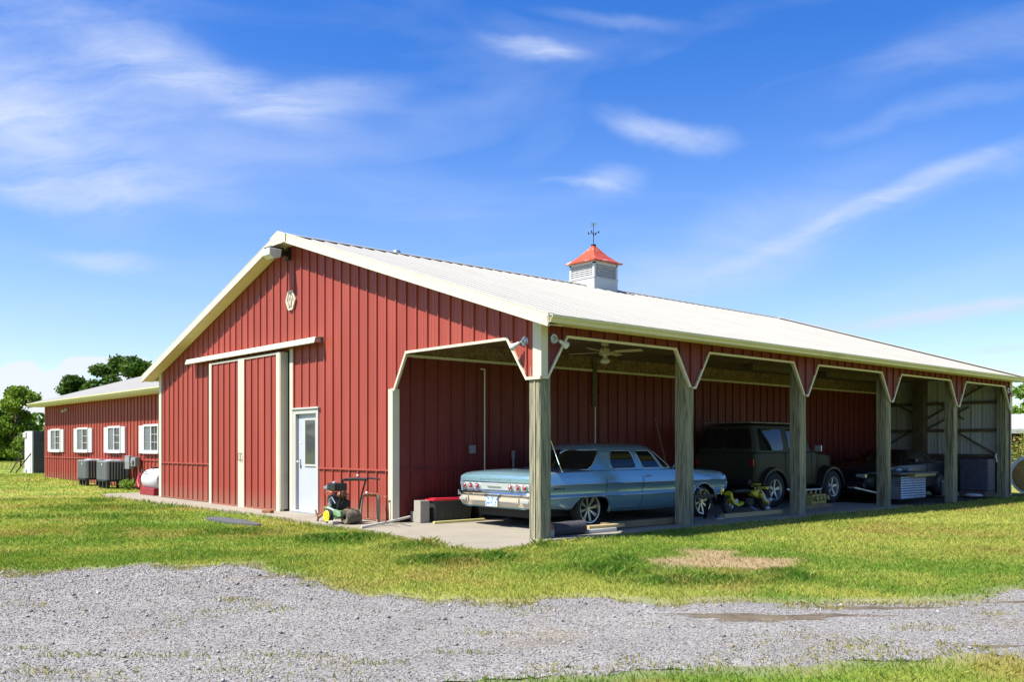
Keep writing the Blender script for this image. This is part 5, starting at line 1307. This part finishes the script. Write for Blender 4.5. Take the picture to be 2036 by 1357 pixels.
# log, blocks and planks along the open side
t = thing('log', 'short dark log section lying beside the corner post', 'log', (-.20, .36, .105), 0)
rows = []; r_ = random.Random(4)
ph = [r_.uniform(.93, 1.07) for _ in range(18)]
for k in range(7): rows.append([(.100*ph[j]*math.cos(2*math.pi*j/18), k*.115, .100*ph[(j+k//3) % 18]*math.sin(2*math.pi*j/18)) for j in range(18)])
mb = MB(); mb.grid(rows, closed=True); mb.build('bark', M['log'], t, smooth=60)
mb = MB(); mb.add(rows[0], [tuple(range(18))]); mb.build('cut_face', M['cutwood'], t); mb = MB(); mb.add([(p[0], p[1]+.001, p[2]) for p in rows[-1]], [tuple(range(18))]); mb.build('cut_face', M['cutwood'], t)
t = thing('paving_block', 'pale broken paving block between the corner post and the log', 'block', (-.13, .27, 0), .1); MB().box(-.10, .06, -.03, .06, 0, .115).build('block', M['cblock'], t, bevel=.01); 
def plank(p0, p1, w, h, m_, label):
    return tag(MB().obox(p0, p1, w, h).build('plank', m_, bevel=.004), label, 'plank')
plank((-.26, 1.20, .085), (-.20, 1.95, .085), .14, .045, M['lumber'], 'short yellow plank end resting on a white block beyond the log')
tag(MB().box(-.32, -.12, 1.12, 1.75, .0, .06).build('white_block', M['pvc'], bevel=.01), 'white block under the short yellow plank', 'block')
plank((-.42, 1.75, .06), (-.38, 3.95, .06), .12, .10, M['lumdark'], 'long brown timber lying along the slab edge under the sedan door')
plank((-.48, 5.05, .045), (-.46, 6.95, .045), .12, .08, M['lumber'], 'yellow timber lying on the slab edge in front of the minibike')
plank((-.78, 8.35, .05), (-.76, 9.3, .05), .12, .09, M['lumdark'], 'brown timber lying near the third post by the black vehicle wheel')
# trestle stand in front of the sedan's nose
t = thing('trestle_stand', 'dark steel trestle stand before the front wheel of the blue sedan', 'stand', (-.55, 4.55, 0))
MB().obox((0, -.38, .43), (0, .28, .43), .10, .07).build('top_bar', M['iron'], t, bevel=.01)
for (a, b) in (((0, .20, .42), (.10, .28, 0)), ((0, .20, .42), (-.18, .30, 0)), ((0, -.30, .42), (.08, -.40, 0)), ((0, -.30, .42), (-.18, -.36, 0))): MB().obox(a, b, .05, .05).build('leg', M['iron'], t)
MB().box(-.02, .16, .20, .44, 0, .03).build('foot', M['chromedull'], t, bevel=.006)
MB().tube([(-.1, -.25, .50), (-.08, -.05, .60), (-.06, .08, .52)], .01, 6).build('cable', M['galv'], t)

def build_minibike():
    t = thing('minibike', 'small yellow and black dirt bike standing between the second and third posts', 'motorbike', (-1.0, 6.60, 0), R(90))
    # local x forward
    for x, r, nm in ((-.62, .19, 0), (.66, .20, 1)):
        w = MB(); w.lathe([(r*.72, -.03), (r*.93, -.04), (r, -.015), (r, .015), (r*.93, .04), (r*.72, .03)], (x, 0, r), 'y', 28); ty = w.build('wheel', M['rubber'], t, smooth=50)
        h = MB(); h.lathe([(r*.72, .02), (r*.66, .0), (r*.72, -.02)], (x, 0, r), 'y', 24); h.cyl((x, -.05, r), (x, .05, r), .035, .035, 12)
        for k in range(8): a = math.pi*k/4; h.obox((x+.03*math.cos(a), 0, r+.03*math.sin(a)), (x+r*.7*math.cos(a), 0, r+r*.7*math.sin(a)), .007, .007, (0, 1, 0))
        h.build('rim', M['chromedull'], ty)
    rf = MB(); pts = [(-.62, .41), (-.58, .30), (-.48, .20), (-.34, .155), (-.20, .19)]
    rows = [[(a, y, b + .02*(1-abs(y)/.07)) for y in (-.075, -.03, 0, .03, .075)] for a, b in pts]; rows = [[(p[0]-.03, p[1], p[2]) for p in r] + [(p[0]+.02, p[1], p[2]+.035) for p in r[::-1]] for r in rows]
    rf.grid(rows, closed=True); rf.build('rear_plastic', M['yellow'], t, smooth=40)
    MB().box(-.50, -.40, -.085, .085, .22, .30).build('number_panel', M['tank'], t, bevel=.01)
    MB().tube([(-.62, 0, .19), (-.30, 0, .17), (.0, 0, .13), (.24, 0, .24), (.36, 0, .44), (.10, 0, .40), (-.25, 0, .42), (-.50, 0, .46)], .02, 8).build('frame', M['iron'], t, smooth=40)
    mb = MB(); mb.box(-.10, .14, -.07, .07, .14, .30); mb.cyl((.0, -.09, .20), (.0, .09, .20), .07, .07, 16); mb.build('engine', M['iron'], t, bevel=.01)
    MB().box(-.46, .04, -.06, .06, .42, .48).build('seat', M['blackp'], t, bevel=.025)
    mb = MB(); mb.prism([(.10, .42), (.38, .47), (.30, .30), (.18, .34)], -.07, .07, 'y'); mb.build('tank_shroud', M['yellow'], t, bevel=.02)
    for s in (-.06, .06): MB().cyl((.36, s, .50), (.66, s, .20), .016, .018, 8).build('fork', M['chromedull'], t)
    mb = MB(); mb.prism([(.40, .36), (.50, .42), (.62, .28), (.74, .18), (.70, .15), (.54, .22)], -.07, .07, 'y'); mb.build('front_plastic', M['yellow'], t, bevel=.02)
    MB().prism([(.46, .34), (.55, .33), (.62, .24), (.56, .22)], -.078, .078, 'y').build('sticker', M['tank'], t)
    MB().tube([(.34, -.30, .50), (.36, -.12, .56), (.36, 0, .53), (.36, .12, .56), (.34, .30, .50)], .013, 8).build('handlebar', M['iron'], t, smooth=40)
    MB().prism([(.18, .50), (.30, .53), (.40, .52), (.30, .47)], -.30, -.10, 'y').build('hand_guard', M['yellow'], t, bevel=.01)
    MB().prism([(.36, .53), (.46, .58), (.50, .57), (.42, .50)], -.02, .16, 'y').build('hand_guard', M['yellow'], t, bevel=.01)
    MB().cyl((.42, 0, .44), (.46, 0, .43), .03, .03, 12).build('headlight', M['maghead'], t, smooth=40)
    MB().tube([(-.02, -.02, .18), (.06, -.12, .10), (.12, -.20, .02)], .012, 6).build('kick_stand', M['chromedull'], t)
    for (x, z, y) in ((.78, .26, -.12), (.74, .08, -.14)):
        pass
build_minibike()
t = thing('wheel_chock', 'pair of white wheel chocks against the minibike front wheel', 'chock', (-.93, 7.36, 0)) if False else None
for (y, z, lb) in ((7.36, .20, 'white rag hanging at the front of the yellow minibike'), (7.27, .03, 'white rag on the ground below the front of the yellow minibike')):
    mb = MB(); mb.ball((-.95, y, z+.04), .05, .06, .045, 10, 6); tag(mb.build('rag', M['tank'], smooth=True), lb, 'rag')
# scrap engine block
t = thing('scrap_engine', 'brassy scrap engine block on the slab between third and fourth posts', 'engine block', (-1.05, 9.10, 0), .1)
mb = MB(); mb.box(-.22, .22, -.36, .36, .05, .30); mb.build('block', M['brass'], t, bevel=.03)
for k in range(4): MB().cyl((.20, -.28+k*.18, .20), (.30, -.28+k*.18, .22), .045, .05, 12).build('port', M['brass'], t, smooth=40)
MB().box(-.24, .24, -.38, .62, .0, .055).build('pan', M['lumdark'], t, bevel=.01)
for k in range(5): MB().cyl((-.1+.05*k, -.25+.13*k, .29), (-.1+.05*k, -.22+.13*k, .36), .025, .02, 8).build('fitting', M['brass'], t)
# ramp
tag(MB().obox((-1.30, 11.35, .36), (-1.05, 12.55, .14), .22, .035).build('ramp', M['galv'], bevel=.004), 'slanting silver metal ramp between the black vehicle and the coupe', 'ramp')
# scrap bench
t = thing('scrap_bench', 'ribbed sheet-metal box with a board top and junk before the black coupe', 'bench', (-.75, 13.0, 0))
rows = []
for k in range(19):
    z = .06 + k*.030; o_ = .012 if k % 2 else 0
    rows.append([(-.38-o_, -.55, z), (.14+o_, -.55-o_, z), (.16+o_, .72+o_, z), (-.38-o_, .72, z)])
mb = MB(); mb.grid(rows, closed=True); mb.build('ribbed_box', M['galv'], t)
MB().box(-.55, .26, -.85, 1.25, .665, .70).build('board_top', M['blackcar'] if False else mat('dusty_board', (.12, .125, .13), rough=.7, var=.2, scale=8), t, bevel=.006)
MB().box(-.40, .24, .0, 1.15, .60, .662).build('edge_board', M['lumber'], t, bevel=.004)
for (x, y, a, b, c) in ((-.1, -.2, .10, .14, .07), (.0, .15, .08, .10, .05), (-.25, .4, .12, .16, .06)): MB().ball((x, y, .72+c*.5), a, b, c, 10, 6).build('junk', M['galv'], t, smooth=40)
t = thing('scrap_plate', 'warped metal plate lying on dirt by the fourth bay', 'scrap', (-.25, 14.35, 0), .6); MB().obox((-.3, -.2, .10), (.25, .35, .02), .25, .012).build('plate', M['rust'], t)
# last bay: bucket, wrapped bundle, pale sack
t = thing('bucket', 'pale plastic bucket with wire handle by the fifth post', 'bucket', (-1.02, 15.95, 0))
mb = MB(); mb.lathe([(.001, .0), (.125, .0), (.150, .36), (.160, .36), (.160, .38), (.145, .38), (.12, .02)], (0, 0, 0), 'z', 24); mb.build('pail', mat('grey_white_plastic', (.34, .35, .35), rough=.5), t, smooth=40)
MB().tube([(-.155, 0, .34), (-.12, .0, .44), (0, 0, .50), (.12, 0, .44), (.155, 0, .34)], .005, 6).build('handle', M['iron'], t)
mb = MB(); mb.box(-1.0, -.24, 16.74, 17.22, .122, 1.0)
tag(mb.build('wrapped_bundle', M['foil'], bevel=.035), 'mottled grey wrapped bundle standing in the last bay under the metal panels', 'bundle')
tag(MB().box(-.95, -.25, 16.6, 17.25, .0, .12).build('low_crate', M['framing'], bevel=.01), 'dark low crate under the mottled bundle in the last bay', 'crate')
tag(MB().ball((-.45, 16.3, .03), .25, .15, .05, 12, 6).build('pale_sack', M['tank'], smooth=True), 'flat pale sack on the dirt beside the last post', 'sack')
tag(MB().tube([(-.28, 17.40, 1.14), (-.29, 17.36, 1.06), (-.28, 17.42, .98), (-.28, 17.40, .90)], .028, 6).build('white_strap', M['tank'], smooth=True), 'short white strap hanging on the last post', 'strap')
tag(MB().tube([(-3.55, 6.85, 1.96), (-3.45, 7.02, 1.2), (-3.3, 7.2, .02)], .014, 6).build('leaning_pole', M['lumdark'], smooth=True), 'thin wooden pole leaning on the dark inner wall behind the sedan', 'pole')
t = thing('shop_vacuum', 'dark round workshop machine against the inner wall beyond the sedan hood', 'machine', (-3.2, 8.0, 0))
mb = MB(); mb.lathe([(.001, .0), (.26, .02), (.27, .55), (.22, .78), (.10, .86), (.001, .87)], (0, 0, 0), 'z', 24); mb.build('drum', M['blackp'], t, smooth=50)
MB().obox((-.05, -.22, .90), (-.05, .22, .90), .05, .05).build('bar_handle', M['chromedull'], t, bevel=.01)

# ==================================================================  THINGS BY THE WING
def ac_unit(loc, label, w, d_, z0, h, legs, nslat, gm):
    t = thing('air_conditioner', label, 'air conditioner', loc, 0, 'air conditioners by the wing')
    r = .10
    def outline(sx, sy, n=5):
        P = []
        for cx_, cy_, a0 in ((w/2-r, d_/2-r, 0), (-w/2+r, d_/2-r, 90), (-w/2+r, -d_/2+r, 180), (w/2-r, -d_/2+r, 270)):
            for k in range(n+1): a = R(a0 + 90*k/n); P.append((cx_ + r*math.cos(a)*sx, cy_ + r*math.sin(a)*sy))
        return P
    O = outline(1, 1); mb = MB(); mb.prism(O, z0+.06, z0+h-.04, 'z'); mb.build('coil', M['dark'], t, smooth=30)
    mb = MB(); mb.prism([(a*1.02, b*1.02) for a, b in O], z0, z0+.06, 'z'); mb.build('base_pan', M['iron'], t, smooth=30)
    mb = MB(); mb.prism([(a*1.03, b*1.03) for a, b in O], z0+h-.04, z0+h, 'z'); mb.cyl((0, 0, z0+h), (0, 0, z0+h+.03), .28, .24, 24); mb.build('lid', M['galv'], t, smooth=30)
    # vertical louvres on each face
    P = []
    step = nslat
    per = [(-w/2+r, w/2-r, -1, 'x'), (-w/2+r, w/2-r, 1, 'x'), (-d_/2+r, d_/2-r, -1, 'y'), (-d_/2+r, d_/2-r, 1, 'y')]
    for (a, b, sg, ax) in per:
        n = max(2, int((b-a)/step))
        for k in range(n+1):
            q = a + (b-a)*k/n; mb = MB()
            if ax == 'x': mb.box(q-.020, q+.014, sg*(d_/2), sg*(d_/2+.012), z0+.06, z0+h-.04)
            else: mb.box(sg*(w/2), sg*(w/2+.012), q-.020, q+.014, z0+.06, z0+h-.04)
            mb.build('louvre', gm, t)
    for k in range(0, len(O), 6):
        pts = O[k:k+6]; mb = MB()
        for p in pts[1:5]: mb.cyl((p[0]*1.005, p[1]*1.005, z0+.06), (p[0]*1.005, p[1]*1.005, z0+h-.04), .016, .016, 6)
        mb.build('corner_louvre', gm, t)
    for (a, b) in ((-.8, -.75), (.0, -.75), (.8, -.75), (-.8, .75), (.8, .75)): MB().box(a*w/2-.05, a*w/2+.05, b*d_/2-.05, b*d_/2+.05, legs, z0).build('foot', M['blackp'], t, bevel=.01)
    MB().cyl((w*.12, -d_/2-.012, z0+h*.82), (w*.12, -d_/2-.020, z0+h*.82), .035, .035, 14).build('badge', M['tank'], t)
ac_unit((-20.72, .74, 0), 'grey louvred outdoor air conditioner nearest the meter boxes', .90, .72, .22, .66, .0, .075, M['acgrey'])
ac_unit((-22.76, .74, 0), 'grey air conditioner farther along the wing wall, partly behind its twin', .86, .72, .22, .66, .02, .075, M['acgrey'])
t = thing('meter_box', 'white-sided grey electrical meter box on the wing wall above its conduit', 'meter box', (-19.95, 1.08, .82)); mb = MB(); mb.box(-.18, .18, -.16, 0, -.20, .22); mb.build('cabinet', M['acgrey'], t, bevel=.01); MB().box(-.20, -.18, -.16, 0, -.20, .22).build('side_cover', M['tank'], t); MB().tube([(0, -.05, -.2), (-.05, -.1, -.4), (-.4, -.15, -.45)], .015, 6).build('cable', M['blackp'], t)
t = thing('disconnect_box', 'smaller grey disconnect box with white edge beside the meter box', 'electrical box', (-19.40, 1.08, .84)); mb = MB(); mb.box(-.17, .17, -.16, 0, -.13, .16); mb.cyl((0, -.16, .02), (0, -.22, .02), .09, .08, 16); mb.build('cabinet', M['acgrey'], t, bevel=.01); MB().box(-.19, -.17, -.16, 0, -.13, .16).build('side_cover', M['tank'], t)
MB().tube([(-.02, -.06, -.13), (-.02, -.06, -.5), (-.1, -.08, -.62), (-.45, -.10, -.66)], .022, 6).build('conduit', M['iron'], t)
t = thing('sprayer_tank', 'white and red tank sprayer half hidden behind the barn corner', 'sprayer', (-15.75, .30, 0))
rows = []
for (x, q) in ((-.62, .25), (-.58, .55), (-.50, .82), (-.38, .96), (-.1, 1.0), (.5, 1.0), (.58, .7)):
    rows.append([(x, .30*q*math.cos(a), .42 + .30*q*math.sin(a)) for a in np.linspace(0, 2*math.pi, 20, endpoint=False)])
mb = MB(); mb.grid(rows, closed=True); mb.add(rows[0], [tuple(range(20))]); mb.add(rows[-1], [tuple(range(20))]); mb.build('tank', M['tank'], t, smooth=50)
MB().box(-.50, .55, -.28, .28, .0, .20).build('chassis', M['maroon'], t, bevel=.02)
MB().tube([(-.48, -.3, .20), (-.60, -.3, .34), (-.66, -.25, .50), (-.58, -.2, .58)], .035, 8).build('hoop', M['redp'], t, smooth=40)
MB().cyl((-.1, 0, .71), (-.1, 0, .76), .08, .08, 14).build('cap', M['blackp'], t)
MB().tube([(-.55, -.22, .55), (-.3, -.30, .68), (.2, -.30, .62)], .012, 6).build('hose', M['blackp'], t)
# propped cabinet at the end of the wing
t = thing('propped_cabinet', 'tall white-fronted dark cabinet propped by two slanting poles past the wing end', 'cabinet', (-36.5, 2.1, .0))
MB().box(-.7, .6, -.02, .04, .10, 2.03).build('front_face', M['tank'], t, bevel=.01)
MB().box(-.7, .6, .04, .80, .08, 2.03).build('shell', M['darkgreen'], t, bevel=.01)
MB().box(-.86, -.3, -.07, -.02, 1.74, 1.98).build('hinge_plate', M['white'], t, bevel=.01); MB().box(-.86, -.3, -.07, -.02, .10, .28).build('hinge_plate', M['white'], t, bevel=.01)
MB().tube([(.72, .6, 2.0), (.10, -.6, .08)], .03, 6).build('prop_pole', M['iron'], t); MB().tube([(-.78, .0, 1.22), (-.85, -.6, .08)], .03, 6).build('prop_pole', M['iron'], t)

# ==================================================================  FAR THINGS
def leaves_obj(name, P, size, cols, parent=None, kind=None, M_=None):
    n = len(P); d = rng.normal(size=(n, 3)); d /= np.linalg.norm(d, axis=1)[:, None]; up = rng.normal(size=(n, 3))
    a = np.cross(d, up); a /= np.linalg.norm(a, axis=1)[:, None]; b = np.cross(d, a); s = (size*rng.uniform(.6, 1.3, n))[:, None]
    V = np.stack([P - a*s*.5, P + b*s*.30, P + a*s*.5, P - b*s*.30], 1)
    o = np_mesh(name, V, 4, [(0, 1, 2), (0, 2, 3)], cols, M['leaf'], kind=kind)
    if parent: o.parent = parent
    return o
def tree(lat, dep, h, r, label, seed, n=9000, base=0.0, col=(.055, .115, .018), col2=(.14, .22, .03), cat='tree', name='tree', leaf=.30, crown_lo=.30, group='trees beyond the barn'):
    rs = np.random.default_rng(seed); p = gp(lat, dep, base)
    t = thing(name, label, cat, p, 0, group)
    tr = MB(); tr.tube([(0, 0, -.2), (rs.uniform(-.1, .1), rs.uniform(-.1, .1), h*.2), (rs.uniform(-.2, .2), rs.uniform(-.2, .2), h*.45), (rs.uniform(-.3, .3), rs.uniform(-.3, .3), h*.72)], [h*.032, h*.026, h*.018, h*.008], 8)
    tr.build('trunk', M['bark'], t, smooth=True)
    cl = []; lm = MB()
    nc = 26
    for k in range(nc):
        a = rs.uniform(0, 2*math.pi); u = rs.uniform(0, 1); zz = h*(crown_lo + (1-crown_lo)*u*.93)
        prof = math.sqrt(max(.05, 1 - ((u-.42)/.62)**2)); q = r*prof*math.sqrt(rs.uniform(.15, 1))*.80
        c = (q*math.cos(a), q*math.sin(a), zz); cl.append((c, r*rs.uniform(.20, .40)))
        if k % 2 == 0: lm.tube([(0, 0, max(.1, zz*.55)), (c[0]*.5, c[1]*.5, zz*.80), c], [h*.010, h*.006, h*.002], 5)
    cl.append(((0, 0, h*.92), r*.3)); lm.build('limbs', M['bark'], t)
    P = []; 
    w = np.array([c[1]**2 for c in cl]); w /= w.sum(); idx = rs.choice(len(cl), n, p=w)
    C = np.array([c[0] for c in cl])[idx]; Rr = np.array([c[1] for c in cl])[idx]
    d = rs.normal(size=(n, 3)); d /= np.linalg.norm(d, axis=1)[:, None]; rad = rs.uniform(.35, 1.0, n)**.6
    P = C + d*(Rr*rad)[:, None]*np.array([1, 1, .72])*(1 + .35*(rs.random(n)[:, None]**3))
    cv = rs.uniform(0, 1, len(cl))[idx][:, None]; mixv = np.clip(cv*.8 + rs.uniform(-.1, .3, n)[:, None], 0, 1)
    cols = np.array(col)*(1-mixv) + np.array(col2)*mixv; cols = cols*rs.uniform(.75, 1.25, n)[:, None]
    leaves_obj('crown', P, leaf, cols, t)
    return t
DK, MD, LT = (.040, .088, .010), (.085, .160, .016), (.19, .27, .03)
tree(-45.5, 78, 5.9, 2.6, 'broad dark tree at the far edge of the field', 1, 11000, col=DK, col2=MD, crown_lo=.02, leaf=.32)
tree(-41.6, 76, 6.4, 2.3, 'bright-topped round tree with drooping boughs past the propped cabinet', 2, 10000, col=MD, col2=LT, crown_lo=.05, leaf=.30)
tree(-38.3, 80, 7.6, 2.2, 'dark lobed tree rising behind the lower end of the wing roof', 3, 10000, col=DK, col2=(.085, .16, .018), crown_lo=.30, leaf=.30)
tree(-35.6, 78, 8.6, 2.4, 'tall dark tree behind the middle of the wing roof', 4, 11000, col=DK, col2=(.085, .16, .018), crown_lo=.30, leaf=.30)
tree(-31.9, 76, 9.1, 2.6, 'dense dark tree nearest the barn roof, over the wing', 5, 12000, col=DK, col2=(.08, .15, .017), crown_lo=.30, leaf=.30)
tree(-42.5, 92, 4.9, 1.7, 'small tree between the propped cabinet and the wing end', 6, 6000, col=DK, col2=MD, crown_lo=.05, leaf=.32)
tree(-31.0, 57, 1.9, .75, 'small sapling with a thin trunk standing in the field', 7, 1800, col=MD, col2=LT, crown_lo=.35, leaf=.16, group=None)
tree(46.5, 80, 6.9, 3.6, 'bright green tree above the white shed roof', 8, 13000, col=(.08, .17, .012), col2=(.17, .28, .02), crown_lo=.05, leaf=.34)
tree(44.4, 84, 5.2, 2.4, 'lower green tree tucked behind the last barn post', 9, 7000, col=(.07, .15, .012), col2=(.15, .25, .02), crown_lo=.02, leaf=.34)
def far_wood():
    th = rng.uniform(0, 2*np.pi, 26000); rr_ = 170 + rng.uniform(-6, 6, len(th)); hh = 4.5 + 4*fbm(th*12, th*0, 1.0, 4, 3)
    z = hh*rng.uniform(0, 1, len(th))**.8; P = np.stack([camo.location.x + rr_*np.cos(th), camo.location.y + rr_*np.sin(th), z], -1)
    k = rng.uniform(0, 1, len(th))[:, None]; cols = np.array(DK)*(1-k) + np.array(MD)*k
    leaves_obj('far_woodland', P, 1.5, cols, kind='stuff')
far_wood()
# pale track across the far field
mb = MB(); a, b, c, d_ = gp(-110, 180, -.02), gp(-60, 180, -.02), gp(-60, 186, -.02), gp(-110, 186, -.02); mb.add([a, b, c, d_], [(0, 1, 2, 3)]); mb.build('field_track', mat('pale_track', (.45, .42, .30), rough=.9)); bpy.data.objects['field_track']['kind'] = 'structure'
# white shed beyond the last post
t = thing('white_shed', 'low shed with a white metal roof and dark open front beyond the last post', 'shed', gp(0, 0), YAW)
l0, l1, dd = 22.0, 33.0, 41.0
sh = MB(); sh.prism([(dd, 2.05), (dd+.0, 2.12), (dd+7, 3.05), (dd+7, 2.98)], l0, l1, 'x'); o = sh.build('roof', M['white'], t)
for k in range(11): MB().prism([(dd, 2.125), (dd+7, 3.055), (dd+7, 3.085), (dd, 2.155)], l0+k, l0+k+.05, 'x').build('roof_rib', M['white'], o)
MB().box(l0, l1, dd-.06, dd-.0, 1.92, 2.12).build('fascia_board', M['white'], t)
MB().box(l0+.1, l1, dd+6.6, dd+6.8, 0, 2.9).build('back_wall', M['framing'], t)
MB().box(l0+.1, l0+.2, dd+.3, dd+6.6, 0, 2.1).build('side_wall', M['framing'], t)
for k in range(4): MB().box(l0+.15+k*3, l0+.33+k*3, dd+.05, dd+.23, 0, 2.0).build('post', M['framing'], t)
MB().box(l0+.2, l1, dd+1.2, dd+1.3, .7, .9).build('shelf', M['lumdark'], t)
t = thing('rail_fence', 'white pipe rail fence running behind the round bale', 'fence', gp(0, 0), YAW)
for z in (.86,): MB().cyl((17.6, 30.5, z), (25, 30.5, z), .055, .055, 10).build('rail', M['white'], t, smooth=40)
for k in range(4): MB().cyl((18.2+k*2.2, 30.6, 0), (18.2+k*2.2, 30.6, .9), .05, .05, 10).build('post', M['white'], t, smooth=40)
t = thing('round_bale', 'round straw bale in white wrap standing in grass behind the last post', 'hay bale', gp(14.70, 25.6), YAW - R(28))
mb = MB(); mb.lathe([(.50, -.55), (.545, -.56), (.56, -.50), (.56, .55), (.50, .56)], (0, 0, .52), 'y', 36); mb.build('wrap', M['net'], t, smooth=50)
mb = MB(); mb.lathe([(.50, -.54), (.42, -.575), (.25, -.56), (.10, -.58), (.001, -.57)], (0, 0, .52), 'y', 30); mb.build('straw', M['straw'], t, smooth=True)
def bush(lat, dep, r, h, n, label, cols, leaf=.10, group=None):
    p = gp(lat, dep, 0); t = thing('bush', label, 'bush', p, 0, group)
    d = rng.normal(size=(n, 3)); d /= np.linalg.norm(d, axis=1)[:, None]; P = d*rng.uniform(.3, 1, n)[:, None]*np.array([r, r, h*.55]) + np.array([0, 0, h*.5])
    k = rng.uniform(0, 1, n)[:, None]; leaves_obj('foliage', P, leaf, np.array(cols[0])*(1-k) + np.array(cols[1])*k, t)
    MB().cyl((0, 0, -.05), (0, 0, h*.6), .02, .01, 6).build('stem', M['bark'], t)
bush(19.3, 33.5, 1.3, 1.9, 2600, 'leafy shrub with orange flowers behind the pipe rail fence', ((.10, .19, .03), (.30, .22, .06)))
bush(16.4, 28.0, .8, .8, 1400, 'low green weeds between the round bale and the rail fence', ((.14, .26, .03), (.22, .34, .05)))
bush(-11.95, 28.2, .30, .32, 700, 'weedy clump growing under the meter boxes', ((.12, .22, .03), (.20, .30, .05)), leaf=.06)
